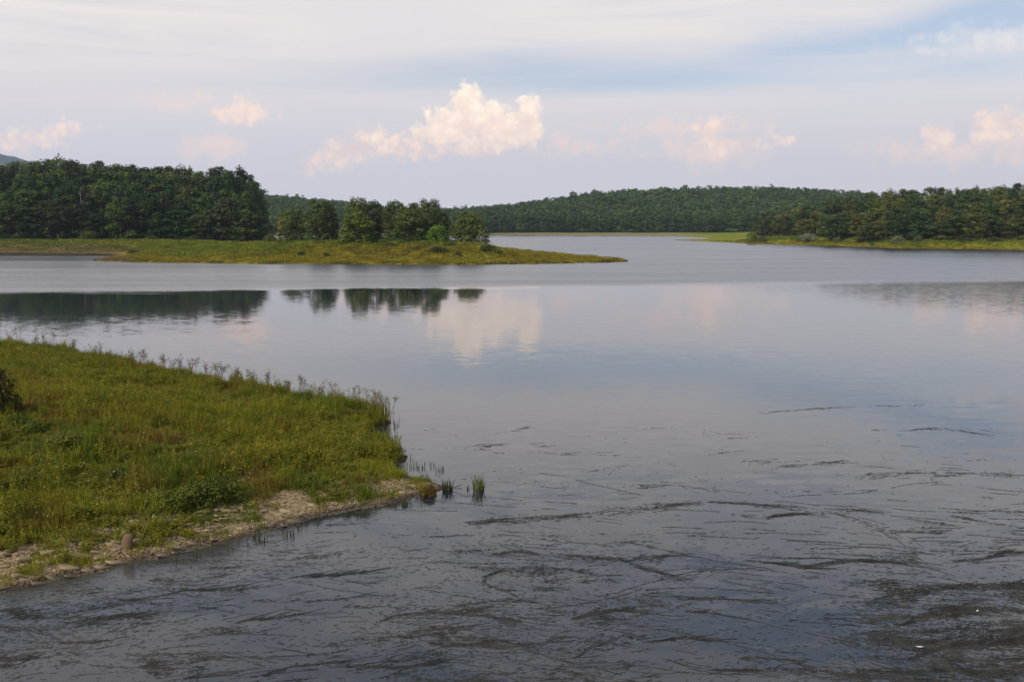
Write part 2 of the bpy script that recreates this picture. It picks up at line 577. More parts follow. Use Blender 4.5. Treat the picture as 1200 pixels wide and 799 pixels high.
M_darkleaf, T = new_mat('dark_dry_leaf')
tcx = T.n('ShaderNodeTexCoord')
finish(T, principled(T, T.mix(T.noise(tcx.outputs['Object'], 20, 3), (0.008, 0.008, 0.006), (0.022, 0.02, 0.014)), 0.7, 0.2).outputs[0])

M_flower, T = new_mat('flower_heads')
finish(T, principled(T, T.attr('col').outputs['Color'], 0.7, 0.1).outputs[0])

# water
M_water, T = new_mat('lake_water')
geo = T.n('ShaderNodeNewGeometry'); P = geo.outputs['Position']
X, Y, Z = T.sep(P)
big = T.noise(T.vm('MULTIPLY', P, (0.010, 0.035, 1.0)), 1.0, 4, 0.6)
edge = T.m('SUBTRACT', T.m('SUBTRACT', Y, 131.0), T.m('MULTIPLY', X, 0.2))
finger = T.noise(T.vm('MULTIPLY', P, (0.035, 0.16, 1.0)), 1.0, 5, 0.65, 0.4)
edge = T.m('ADD', edge, T.m('ADD', T.m('MULTIPLY', T.m('SUBTRACT', big, 0.5), 20.0), T.m('MULTIPLY', T.m('SUBTRACT', finger, 0.5), 18.0)))
rip = T.smooth(edge, -7.0, 9.0)
streak = T.noise(T.vm('MULTIPLY', P, (0.012, 0.11, 1.0)), 1.0, 4, 0.6)
near = T.smooth(Y, 46.0, 26.0)
midr = T.m('MULTIPLY', T.smooth(Y, 34.0, 30.0), 1.0)
# slopes of the small waves
w1 = T.noise(T.vm('MULTIPLY', P, (0.55, 1.5, 1.0)), 1.6, 4, 0.6, 0.3, True)
w2 = T.noise(T.vm('MULTIPLY', P, (1.0, 2.6, 1.0)), 5.0, 5, 0.68, 0.2, True)
sl = T.vm('ADD', T.vm('SUBTRACT', w1, (0.5, 0.5, 0.5)), T.vm('SCALE', T.vm('SUBTRACT', w2, (0.5, 0.5, 0.5)), scale=0.7))
side = T.m('MULTIPLY', T.smooth(X, 15.0, 60.0), T.smooth(Y, 70.0, 120.0))
amp = T.mixf(T.smooth(Y, 60.0, 100.0), T.mixf(near, 0.040, 0.105), T.mixf(side, 0.022, 0.075))
amp = T.mixf(rip, amp, 0.10)
calm = T.smooth(T.noise(T.vm('MULTIPLY', P, (0.05, 0.16, 1.0)), 1.0, 3, 0.5), 0.3, 0.7)
amp = T.m('MULTIPLY', amp, T.mixf(calm, 0.55, 1.35))
sx, sy, sz = T.sep(T.vm('SCALE', sl, scale=amp))
# the wind-roughened water shows mostly the near faces of its ripples
gust = T.noise(T.vm('MULTIPLY', P, (0.006, 0.075, 1.0)), 1.0, 5, 0.62, 0.3)
lean = T.m('MULTIPLY', rip, T.lin(gust, 0.3, 0.7, 0.028, 0.085))
nrm = T.vm('NORMALIZE', T.xyz(sx, T.m('SUBTRACT', sy, lean), 1.0))
# dull film of algae over the near water
fw = T.noise(T.vm('MULTIPLY', P, (0.10, 0.17, 1.0)), 1.0, 5, 0.6, 0.8)
film = T.m('MULTIPLY', T.smooth(fw, 0.44, 0.60), T.smooth(T.m('ADD', Y, T.m('MULTIPLY', X, -0.55)), 42.0, 22.0))
body = T.mix(film, (0.010, 0.015, 0.021), (0.044, 0.043, 0.041))
rough = T.mixf(rip, T.mixf(film, T.mixf(side, 0.045, 0.13), 0.22), T.mixf(T.smooth(streak, 0.3, 0.7), 0.19, 0.225))
b = principled(T, body, rough, 0.5, nrm)
b.inputs['IOR'].default_value = 1.52
finish(T, b.outputs[0])

# ------------------------------------------------------------------ land forms
def poly_px(pts):
    return [tuple(at(px, py)[:2]) for px, py in pts]


left_land = poly_px([(-260, 299), (0, 299), (60, 299.5), (120, 299.2), (138, 301), (120, 304.2), (108, 305.6), (160, 307.8), (230, 308.3), (300, 309), (400, 309.6), (500, 310.2),
                     (600, 309.6), (660, 308.6), (700, 307.8), (738, 306.6), (718, 304.6), (690, 302.2), (655, 298.6), (625, 295.2), (600, 292.5), (575, 291),
                     (540, 291), (480, 291), (420, 291), (365, 290.5), (340, 288), (326, 283.5), (322, 279.5), (318, 277), (240, 275.5), (-100, 275.5), (-400, 277)])
far_land = poly_px([(-500, 274.2), (200, 274.3), (400, 275), (560, 275.3), (640, 275.8), (720, 276.2), (800, 277.2), (835, 279.2), (822, 280.6), (788, 281.4), (820, 282.8), (850, 284), (880, 285.8), (900, 286.4),
                    (1000, 289), (1060, 291.4), (1100, 291.6), (1200, 293), (1330, 295), (1420, 291)]) + [(1900.0, 520.0), (2800.0, 5000.0), (-2800.0, 5000.0), (-1600.0, 900.0)]

SK_L = ([-120, -40, 20, 50, 62, 78, 90, 100, 170, 220, 250, 258, 272, 284, 300, 310, 316, 322], [190, 192, 191, 189, 185, 185, 190, 190, 194, 197, 200, 196, 196, 203, 208, 216, 226, 262])
SK_R = ([860, 880, 900, 950, 1000, 1030, 1060, 1100, 1150, 1200, 1300], [262, 258, 250, 240, 229, 225, 221, 221.5, 220, 216, 211])
SK_F = ([-400, 300, 320, 345, 380, 400, 420, 470, 520, 545, 570, 600, 640, 690, 720, 780, 850, 900, 950, 1000, 1050, 1500],
        [228, 229, 230, 230.5, 234, 236, 240, 244, 245, 244, 242, 239, 234, 227, 223.5, 221, 219, 221.5, 224, 227, 231, 232])
CY = math.cos(PITCH)


def slope_y(py):                      # dz/dy of the ray through row py
    cy = (399.5 - np.asarray(py, float)) / 1200.0
    return (-math.sin(PITCH) + cy * math.cos(PITCH)) / (math.cos(PITCH) + cy * math.sin(PITCH))


def px_of(x, y, z=1.5):               # column of a world point
    depth = y * math.cos(PITCH) - (z - CAM_H) * math.sin(PITCH)
    return 600 + 1200 * x / depth


def land_h(x, y, full=False):
    x = np.asarray(x, float); y = np.asarray(y, float)
    sl_ = sdf(left_land, x, y); sf = sdf(far_land, x, y)
    rag_ = (fbm(x / 7.0, y / 7.0, 411, 4) - 0.5) * 5.0 * sstep(y, 1500, 700)
    sl_ = sl_ + rag_; sf = sf + rag_
    px = px_of(x, y)
    isl = sstep(px, 315, 370) * sstep(px, 640, 560)
    hm = 2.6 + 0.85 * isl
    hl = 0.28 * sstep(sl_, 0, 1.2) + (hm - 0.28) * sstep(sl_, 1.0, 52 - 16 * isl)
    hl = hl + 7.5 * sstep(y, 340, 402) * sstep(px, 330, 285) * sstep(y, 760, 600)
    hl = np.where(sl_ > 0, hl, -1.5 * sstep(-sl_, 0, 4))
    rt = sstep(px, 850, 930)
    hf = 0.25 * sstep(sf, 0, 1.5) + 1.1 * sstep(sf, 1, 40) + 1.9 * rt * sstep(sf, 1, 20)
    zf = CAM_H + slope_y(np.interp(px, *SK_F)) * 1090 - 17.0
    far = sstep(y, 752, 1090) * np.maximum(zf, 0)
    far = far * (1 + 0.12 * sstep(y, 1100, 1800)) * (1 - 0.8 * sstep(y, 1300, 2400))
    zr = CAM_H + slope_y(np.interp(px, *SK_R)) * 425 - 17.0
    right = sstep(sf, 22, 95) * np.maximum(zr, 0) * sstep(px, 880, 960)
    right = right * (1 - 0.5 * sstep(y, 640, 820))
    hf = np.where(sf > 0, hf + np.maximum(far, right), -1.5 * sstep(-sf, 0, 4))
    h = np.maximum(hl, hf)
    bump = (fbm(x / 9.0, y / 9.0, 3) - 0.5) * 0.5
    h = np.where(h > 0.3, h + bump, h)
    if full: return h, sl_, sf, px
    return h


def mixc(f, a, b):
    return a * (1 - f[:, None]) + np.asarray(b)[None, :] * f[:, None]


def shore_colour(x, y, sl_, sf, px):
    """what grows there: mud at the water, yellow flowering strip, green meadow behind"""
    n = fbm(x / 6, y / 6, 11); n2 = fbm(x / 22, y / 14, 23)
    left = sl_ > -4
    s = np.where(left, sl_, sf)
    edge_w = np.where(left, 10 + 14 * sstep(px, 100, 500), 6)
    c = np.tile(np.array((0.178, 0.158, 0.014)), (len(x), 1))               # yellow olive
    gcol = np.where((n2 > 0.5)[:, None], np.array((0.145, 0.160, 0.014)), np.array((0.108, 0.136, 0.014)))
    f = sstep(s + (n - 0.5) * 16, edge_w * 0.7, edge_w * 1.5)
    c = c * (1 - f[:, None]) + gcol * f[:, None]
    c = mixc(0.4 * sstep(n, 0.55, 0.72) * (1 - f), c, (0.20, 0.12, 0.015))
    # dry mud strand on the left shore and pale far beach
    mud = sstep(px, 185, 110) * left * sstep(s, 42 + 0, 12)
    c = mixc(mud * 0.75, c, (0.16, 0.115, 0.07))
    mud2 = sstep(px, 150, 125) * left * sstep(s + (n - 0.5) * 6, 9, 6) * (y > 235)
    c = mixc(mud2, c, (0.022, 0.018, 0.013))
    beach = (~left) * sstep(px, 840, 780)
    c = mixc(beach * 0.85, c, (0.17, 0.15, 0.085))
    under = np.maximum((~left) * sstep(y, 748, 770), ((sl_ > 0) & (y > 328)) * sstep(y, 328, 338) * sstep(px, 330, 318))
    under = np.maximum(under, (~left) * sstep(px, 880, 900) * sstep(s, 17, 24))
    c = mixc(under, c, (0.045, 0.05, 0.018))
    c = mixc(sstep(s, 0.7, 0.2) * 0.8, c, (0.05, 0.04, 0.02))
    return c


# far terrain sheet, finer towards the viewer
nr, ncol = 330, 620
Ds = np.exp(np.linspace(math.log(150.0), math.log(4950.0), nr))
ts = np.linspace(-0.6, 0.6, ncol)
DD, TT = np.meshgrid(Ds, ts, indexing='ij')
gx = (DD * TT).ravel(); gy = DD.ravel()
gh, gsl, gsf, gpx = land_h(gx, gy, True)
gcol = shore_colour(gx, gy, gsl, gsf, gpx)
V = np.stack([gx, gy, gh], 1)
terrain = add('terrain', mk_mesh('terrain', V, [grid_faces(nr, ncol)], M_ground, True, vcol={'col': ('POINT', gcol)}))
tag(terrain, 'low green and yellow shores and wooded hills around the lake', kind='structure')

# lake
wv = np.array([(-3100, -150, 0), (3100, -150, 0), (3100, 5050, 0), (-3100, 5050, 0)], float)
water = add('water', mk_mesh('water', wv, [np.array([[0, 1, 2, 3]])], M_water))
tag(water, 'calm grey blue lake reflecting the clouds', kind='structure')

# blue mountain far off on the left
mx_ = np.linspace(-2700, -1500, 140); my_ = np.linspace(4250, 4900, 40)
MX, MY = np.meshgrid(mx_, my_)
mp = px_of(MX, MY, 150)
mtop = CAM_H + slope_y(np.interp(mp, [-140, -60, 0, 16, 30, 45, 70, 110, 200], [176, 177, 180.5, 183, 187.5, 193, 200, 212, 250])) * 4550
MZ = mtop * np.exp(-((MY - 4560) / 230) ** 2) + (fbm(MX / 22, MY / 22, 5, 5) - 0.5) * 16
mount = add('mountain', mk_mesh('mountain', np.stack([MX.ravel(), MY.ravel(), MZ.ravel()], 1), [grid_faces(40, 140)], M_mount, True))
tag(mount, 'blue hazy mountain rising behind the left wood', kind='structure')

# near bank
bank_poly = poly_px([(-200, 800), (-60, 722), (0, 694), (40, 686), (62, 679), (90, 675), (120, 667), (150, 660), (172, 654), (200, 650), (232, 641), (268, 636), (300, 624), (322, 617), (345, 611), (380, 605),
                     (412, 599), (440, 593), (470, 585), (500, 579), (514, 575), (516, 570), (505, 566), (492, 562), (478, 558), (465, 553), (456, 550), (468, 543),
                     (474, 534), (465, 524), (448, 517), (428, 513), (436, 507), (452, 501), (456, 492), (448, 484), (425, 478), (400, 474), (350, 465), (300, 456), (250, 446), (200, 436),
                     (150, 426), (100, 417), (50, 408), (0, 402), (-60, 396), (-220, 380)]) + [(-70.0, 60.0), (-50.0, 10.0)]
front_line = poly_px([(-200, 800), (-60, 722), (0, 694), (62, 679), (120, 667), (172, 654), (232, 641), (300, 624), (345, 611), (412, 599), (470, 585), (514, 575)])


def dist_line(line, x, y):
    d2 = np.full(np.shape(x), 1e18)
    for (ax, ay), (bx, by) in zip(line[:-1], line[1:]):
        ex, ey = bx - ax, by - ay
        t = np.clip(((x - ax) * ex + (y - ay) * ey) / (ex * ex + ey * ey), 0, 1)
        d2 = np.minimum(d2, (x - ax - ex * t) ** 2 + (y - ay - ey * t) ** 2)
    return np.sqrt(d2)


def bank_h(x, y, full=False):
    x = np.asarray(x, float); y = np.asarray(y, float)
    n = fbm(x / 1.1, y / 1.1, 31)
    s = sdf(bank_poly, x, y) + (n - 0.5) * 0.5
    fr = dist_line(front_line, x, y)
    frontness = sstep(fr, 7, 2)
    h = 0.10 * sstep(s, 0, 0.35) + 0.42 * sstep(s, 0.2, 2.2) * (0.4 + 0.6 * frontness) + 1.0 * sstep(s, 1.5, 13)
    h = h + (fbm(x / 0.5, y / 0.5, 41, 3) - 0.5) * 0.14 * sstep(s, 0.05, 0.6) + (fbm(x / 3.5, y / 3.5, 51, 3) - 0.5) * 0.45 * sstep(s, 1.0, 4.0)
    h = np.where(s > 0, h, -0.8 * sstep(-s, 0, 2.5))
    if full: return h, s, fr
    return h


bx_ = np.arange(-46, 0.5, 0.16); by_ = np.arange(14, 84, 0.2)
BX, BY = np.meshgrid(bx_, by_)
bxr, byr = BX.ravel(), BY.ravel()
bh, bs, bfr = bank_h(bxr, byr, True)
pxb = px_of(bxr, byr, 0.3)
band = 0.95 + 0.30 * sstep(pxb, 200, 150) + 1.3 * (fbm(bxr / 2.2, byr / 2.2, 61) - 0.5) * 2
stony_v = sstep(bfr, band + 0.5, band - 0.4)
keep = (BX * 0 + bs.reshape(BX.shape)) > -3.0
gf = grid_faces(len(by_), len(bx_))
kr = keep.ravel()
gf = gf[kr[gf].any(1)]
used = np.unique(gf); remap = -np.ones(len(kr), np.int64); remap[used] = np.arange(len(used))
bank = add('near_bank', mk_mesh('near_bank', np.stack([bxr, byr, bh], 1)[used], [remap[gf]], M_bank, True, vattr={'stony': stony_v[used]}))
tag(bank, 'grassy near bank with a stony edge sloping into the lake', kind='structure')


# ------------------------------------------------------------------ instanced ground cover
def scatter(name, P, rot, scl, idx, protos, extra=None, pcol=None, label=None):
    """one object: points that carry an instance of a clump mesh each"""
    me = bpy.data.meshes.new(name)
    me.vertices.add(len(P)); me.vertices.foreach_set('co', np.asarray(P, np.float32).ravel())

    def put(k, typ, a, key):
        at_ = me.attributes.new(k, typ, 'POINT'); at_.data.foreach_set(key, np.asarray(a).ravel())
    put('rot', 'FLOAT_VECTOR', np.asarray(rot, np.float32), 'vector')
    put('scl', 'FLOAT_VECTOR', np.asarray(scl, np.float32), 'vector')
    put('idx', 'INT', np.asarray(idx, np.int32), 'value')
    if extra is not None: put('tint', 'FLOAT', np.asarray(extra, np.float32), 'value')
    if pcol is not None: put('pcol', 'FLOAT_COLOR', np.concatenate([pcol, np.ones((len(pcol), 1))], 1).astype(np.float32), 'color')
    o = add(name, me)
    coll = bpy.data.collections.new(name + '_clumps')
    for i, pm in enumerate(protos):
        po = bpy.data.objects.new('%s_clump_%02d' % (name, i), pm); coll.objects.link(po)
    ng = bpy.data.node_groups.new(name + '_nodes', 'GeometryNodeTree')
    ng.interface.new_socket('Geometry', in_out='INPUT', socket_type='NodeSocketGeometry')
    ng.interface.new_socket('Geometry', in_out='OUTPUT', socket_type='NodeSocketGeometry')
    N = ng.nodes; L = ng.links
    gi = N.new('NodeGroupInput'); go = N.new('NodeGroupOutput')
    iop = N.new('GeometryNodeInstanceOnPoints'); ci = N.new('GeometryNodeCollectionInfo')
    ci.inputs['Collection'].default_value = coll
    ci.inputs['Separate Children'].default_value = True
    ci.inputs['Reset Children'].default_value = True

    def named(k, t):
        a = N.new('GeometryNodeInputNamedAttribute'); a.data_type = t; a.inputs['Name'].default_value = k
        return a.outputs['Attribute']
    e2r = N.new('FunctionNodeEulerToRotation')
    L.new(named('rot', 'FLOAT_VECTOR'), e2r.inputs[0])
    L.new(gi.outputs[0], iop.inputs['Points'])
    L.new(ci.outputs[0], iop.inputs['Instance'])
    iop.inputs['Pick Instance'].default_value = True
    L.new(named('idx', 'INT'), iop.inputs['Instance Index'])
    L.new(e2r.outputs[0], iop.inputs['Rotation'])
    L.new(named('scl', 'FLOAT_VECTOR'), iop.inputs['Scale'])
    L.new(iop.outputs[0], go.inputs[0])
    md = o.modifiers.new('scatter', 'NODES'); md.node_group = ng
    tag(o, label, kind='stuff')
    return o


def grass_mesh(seed, n, h, spread, w, lean=0.5, mat=None, seedhead=False):
    rng = np.random.default_rng(seed)
    V, Q, Tr, tone = [], [], [], []
    for i in range(n):
        a = rng.uniform(0, 2 * math.pi); r = spread * math.sqrt(rng.uniform())
        b = np.array((r * math.cos(a), r * math.sin(a), -0.03))
        hh = h * rng.uniform(0.5, 1.15)
        la = rng.uniform(0, 2 * math.pi); ll = lean * rng.uniform(0.1, 1) * hh
        tip = b + np.array((math.cos(la) * ll, math.sin(la) * ll, hh))
        mid = b * 0.5 + tip * 0.5 + np.array((-math.cos(la) * ll * .22, -math.sin(la) * ll * .22, hh * 0.1))
        wa = rng.uniform(0, math.pi); side = np.array((math.cos(wa), math.sin(wa), 0)) * w
        k = len(V)
        V += [b - side, b + side, mid - side * 0.8, mid + side * 0.8, tip]
        Q.append((k, k + 1, k + 3, k + 2)); Tr.append((k + 2, k + 3, k + 4))
        t = rng.uniform(); tone.append(t)
    return mk_mesh('grass_clump', np.array(V), [np.array(Q), np.array(Tr)], mat, fattr={'tone': np.array(tone + tone)})


def forb_mesh(seed, stems, h, spread, leaf, per, mat):
    rng = np.random.default_rng(seed)
    P, Nn = [], []
    for i in range(stems):
        a = rng.uniform(0, 6.283); r = spread * math.sqrt(rng.uniform())
        hh = h * rng.uniform(0.55, 1.1)
        for k in range(per):
            t = rng.uniform(0.15, 1)
            q = rng.normal(size=2) * spread * 0.35 * (1.1 - t * 0.6)
            P.append((r * math.cos(a) * (0.6 + 0.6 * t) + q[0], r * math.sin(a) * (0.6 + 0.6 * t) + q[1], t * hh))
            Nn.append((q[0] * 4, q[1] * 4, 0.5))
    P = np.array(P); Nn = np.array(Nn) + rng.normal(size=(len(P), 3)) * 0.35
    V, F = leaf_quads(P, Nn, leaf, rng, 0.42)
    return mk_mesh('leafy_clump', V, [F], mat, fattr={'tone': rng.uniform(size=len(F))})


rng = np.random.default_rng(5)
gp = [grass_mesh(1, 26, 0.26, 0.13, 0.006, 0.7, M_grass), grass_mesh(2, 22, 0.34, 0.12, 0.006, 0.6, M_grass), grass_mesh(3, 18, 0.46, 0.10, 0.005, 0.45, M_grass),
      grass_mesh(4, 30, 0.20, 0.16, 0.007, 0.9, M_grass),
      forb_mesh(11, 9, 0.32, 0.13, 0.022, 22, M_forb), forb_mesh(12, 8, 0.42, 0.12, 0.025, 24, M_forb), forb_mesh(13, 11, 0.24, 0.16, 0.019, 20, M_forb)]
n0 = 120000
x0 = rng.uniform(-44, 0.3, n0); y0 = rng.uniform(15, 80, n0)
hh, ss, ff = bank_h(x0, y0, True)
pxx = px_of(x0, y0, hh)
band = 0.95 + 0.30 * sstep(pxx, 200, 150) + 1.3 * (fbm(x0 / 2.2, y0 / 2.2, 61) - 0.5) * 2
patch = fbm(x0 / 1.3, y0 / 1.3, 71)
stn = sstep(ff, band + 0.5, band - 0.4)
dens = (1 - stn) + stn * (sstep(patch, 0.47, 0.56) * 0.8 + 0.06)
dens = dens * sstep(ss, 0.05, 0.3) * np.where(y0 < 48, 1.0, 0.75)
ok = (rng.uniform(size=n0) < dens) & (pxx > -60)
x0, y0, hh, ss, ff = x0[ok], y0[ok], hh[ok], ss[ok], ff[ok]
n = len(x0)
zone = fbm(x0 / 2.6, y0 / 2.6, 81); zone2 = fbm(x0 / 1.2, y0 / 1.2, 83)
isforb = (zone + 0.35 * (zone2 - 0.5) + 0.12 * sstep(y0, 36, 24) > 0.60) | (rng.uniform(size=n) < 0.10)
gi_ = rng.choice([0, 0, 1, 1, 2, 3], n)
gi_ = np.where(isforb, rng.choice([4, 5, 6], n), gi_)
hs = (0.5 + 1.25 * sstep(fbm(x0 / 1.3, y0 / 1.3, 91, 3), 0.3, 0.72)) * rng.uniform(0.7, 1.25, n)
hs *= np.where(ff < 2.2, 0.62, 1.0)
sx = rng.uniform(0.9, 1.4, n)
scl = np.stack([sx, sx, hs], 1)
rot = np.stack([rng.normal(size=n) * 0.08, rng.normal(size=n) * 0.08, rng.uniform(0, 6.283, n)], 1)
scatter('bank_grass', np.stack([x0, y0, hh], 1), rot, scl, gi_, gp, extra=np.clip(rng.uniform(size=n) * 0.8 + zone2 * 0.3, 0, 1), label='dense olive green grass and weeds covering the near bank')
print('bank clumps', n)

# meadow clumps on the far shores
mp_ = [grass_mesh(21, 26, 0.75, 0.75, 0.06, 0.5, M_meadow), grass_mesh(22, 24, 0.55, 0.8, 0.07, 0.8, M_meadow), forb_mesh(23, 9, 0.7, 0.7, 0.16, 9, M_meadow)]
n0 = 170000
pxr = rng.uniform(-40, 1240, n0); yr = np.exp(rng.uniform(math.log(195), math.log(470), n0))
xr = (pxr - 600) / 1200 * yr
hr, slr, sfr, ppx = land_h(xr, yr, True)
ok = ((slr > 0.3) | (sfr > 0.4)) & (yr < 455)
d = fbm(xr / 7, yr / 7, 101)
ok &= rng.uniform(size=n0) < 0.35 + 0.65 * sstep(d, 0.35, 0.6)
ok &= ~((ppx < 150) & (slr > 0) & (slr < 10) & (yr > 235))
xr, yr, hr, slr, sfr, ppx = (a[ok] for a in (xr, yr, hr, slr, sfr, ppx))
n = min(len(xr), 60000)
xr, yr, hr, slr, sfr, ppx = (a[:n] for a in (xr, yr, hr, slr, sfr, ppx))
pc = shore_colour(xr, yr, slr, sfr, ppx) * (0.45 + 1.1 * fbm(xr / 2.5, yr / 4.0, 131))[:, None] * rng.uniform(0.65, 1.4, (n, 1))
s_ = rng.uniform(0.5, 1.15, n) * (0.75 + 0.4 * sstep(np.maximum(slr, sfr), 4, 25)) * (0.55 + 0.9 * fbm(xr / 3.0, yr / 5.0, 141))
scatter('meadow_grass', np.stack([xr, yr, hr], 1), np.stack([np.zeros(n), np.zeros(n), rng.uniform(0, 6.28, n)], 1),
        np.stack([s_ * 1.2, s_ * 1.2, s_ * 0.75], 1), rng.choice([0, 1, 1, 2], n), mp_, pcol=pc, label='yellow green meadow grass on the low far shores')
print('meadow clumps', n)


# ------------------------------------------------------------------ trees
def crown_mesh(seed, H, Rr, base, nclump, per, leaf, profile, mat=M_leaf, squash=0.95):
    rng = np.random.default_rng(seed)
    P, N, tone = [], [], []
    cents = []
    for i in range(nclump):
        t = rng.uniform(0.0, 1.0) ** 0.95
        a = rng.uniform(0, 6.283)
        rr = profile(t) * Rr * math.sqrt(rng.uniform(0.25, 1.0)) * 0.82
        rc = Rr * rng.uniform(0.26, 0.44)
        c = np.array((rr * math.cos(a), rr * math.sin(a), base + t * (H - base) * 0.98 - rc * squash * t))
        cents.append(c)
        m = int(per * rng.uniform(0.7, 1.3))
        d = rng.normal(size=(m, 3)); d[:, 2] += 0.35
        d /= np.linalg.norm(d, axis=1, keepdims=True)
        r = rc * rng.uniform(0.5, 1.0, m)[:, None]
        p = c + d * r * np.array((1, 1, squash))
        P.append(p); N.append(d + np.array((0, 0, 0.18)) + rng.normal(size=(m, 3)) * 0.26)
        tone.append(np.clip(rng.uniform(0.15, 0.85) + rng.normal(size=m) * 0.14, 0, 1))
    P = np.concatenate(P); P[:, 2] = np.maximum(P[:, 2], 0.15)
    V, F = leaf_quads(P, np.concatenate(N), leaf, rng)
    return mk_mesh('crown', V, [F], mat, fattr={'tone': np.concatenate(tone)}), cents


def trunk_mesh(seed, H, r0, cents, mat=M_bark, split=0.35):
    rng = np.random.default_rng(seed + 900)
    b = Bag()
    n = 7
    pts = [np.array((rng.normal() * 0.12 * i, rng.normal() * 0.12 * i, H * 0.86 * i / (n - 1) - (0.4 if i == 0 else 0))) for i in range(n)]
    rad = [r0 * (1.25 if i == 0 else 1) * (1 - 0.85 * i / (n - 1)) for i in range(n)]
    b.add(*tube(pts, rad, 7))
    for c in cents[:12]:
        hz = max(H * 0.15, c[2] - H * 0.16 * rng.uniform(0.6, 1.4))
        k = min(n - 1, hz / (H * 0.86) * (n - 1)); i = int(k); i = min(i, n - 2)
        s = pts[i] + (pts[i + 1] - pts[i]) * (k - i)
        mid = s * 0.5 + c * 0.5 + np.array((0, 0, -0.25))
        b.add(*tube([s, mid, c], [r0 * 0.38, r0 * 0.24, r0 * 0.07], 5))
    return b.mesh('trunk', mat, True)


oak = lambda t: 0.55 + 0.45 * math.sin(min(1, t * 1.15 + 0.12) * math.pi) if t < 0.75 else 0.92 * math.sqrt(max(0.03, 1 - ((t - 0.6) / 0.42) ** 2))
tall = lambda t: 0.75 + 0.25 * math.sin(t * 3.1) if t < 0.6 else math.sqrt(max(0.03, 1 - ((t - 0.5) / 0.53) ** 2))
cone = lambda t: 1.0 - 0.72 * t ** 1.3
dome = lambda t: math.sqrt(max(0.04, 1 - (t * 0.97) ** 2.4))
PROTO = {}
for key, seed, H, Rr, base, ncl, per, leaf, prof in (
        ('oak_a', 101, 20, 5.2, 2.2, 62, 62, 0.36, oak), ('oak_b', 102, 20, 5.6, 3.0, 66, 60, 0.36, oak), ('oak_c', 103, 20, 4.9, 1.6, 60, 62, 0.35, tall),
        ('oak_d', 104, 20, 4.6, 2.6, 58, 62, 0.35, tall), ('oak_e', 105, 20, 5.4, 5.0, 58, 62, 0.36, oak), ('oak_f', 106, 20, 5.0, 1.2, 64, 60, 0.36, dome),
        ('willow_a', 107, 12, 4.2, 0.3, 66, 78, 0.24, dome), ('willow_b', 108, 13, 3.6, 0.6, 62, 80, 0.23, tall), ('willow_c', 109, 12, 3.3, 0.4, 60, 80, 0.23, cone), ('willow_d', 110, 8, 4.2, 0.2, 66, 84, 0.22, dome)):
    cm, cents = crown_mesh(seed, H, Rr, base, ncl, per, leaf, prof)
    PROTO[key] = (cm, trunk_mesh(seed, H, 0.30 if H > 15 else 0.2, cents), H, Rr)

tree_count = 0


def tree(key, x, y, H, Rw, color, label, group=None, name='broadleaf_tree', rz=None, z=None):
    global tree_count
    cm, tm, pH, pR = PROTO[key]
    if z is None: z = float(land_h(np.array([x]), np.array([y]))[0]) - 0.1
    root = add(name, None, None, (x, y, z), (0, 0, random.uniform(0, 6.283) if rz is None else rz), (Rw / pR, Rw / pR, H / pH))
    root.empty_display_size = 0.5
    add('trunk', tm, root)
    cr = add('crown', cm, root)
    cr.color = (*color, 1.0)
    tag(root, label, 'tree', group)
    tree_count += 1
    return root


def jit(c, amt=0.18):
    k = random.uniform(1 - amt, 1 + amt)
    return tuple(max(0.004, v * k * random.uniform(0.93, 1.07)) for v in c)


OAKS = ['oak_a', 'oak_b', 'oak_c', 'oak_d', 'oak_e', 'oak_f']
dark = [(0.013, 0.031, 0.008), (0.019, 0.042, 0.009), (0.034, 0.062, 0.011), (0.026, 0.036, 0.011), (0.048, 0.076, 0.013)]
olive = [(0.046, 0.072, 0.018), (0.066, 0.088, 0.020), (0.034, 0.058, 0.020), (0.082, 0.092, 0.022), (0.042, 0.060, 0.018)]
ORD = ['', 'second ', 'third ', 'fourth ', 'fifth ', 'sixth ', 'seventh ', 'eighth ', 'ninth ', 'tenth ', 'eleventh ', 'twelfth ', 'thirteenth ', 'fourteenth ', 'fifteenth ', 'sixteenth ',
       'seventeenth ', 'eighteenth ', 'nineteenth ', 'twentieth ', 'twenty-first ', 'twenty-second ', 'twenty-third ', 'twenty-fourth ', 'twenty-fifth ', 'twenty-sixth ', 'twenty-seventh ', 'twenty-eighth ',
       'twenty-ninth ', 'thirtieth ', 'thirty-first ', 'thirty-second ']


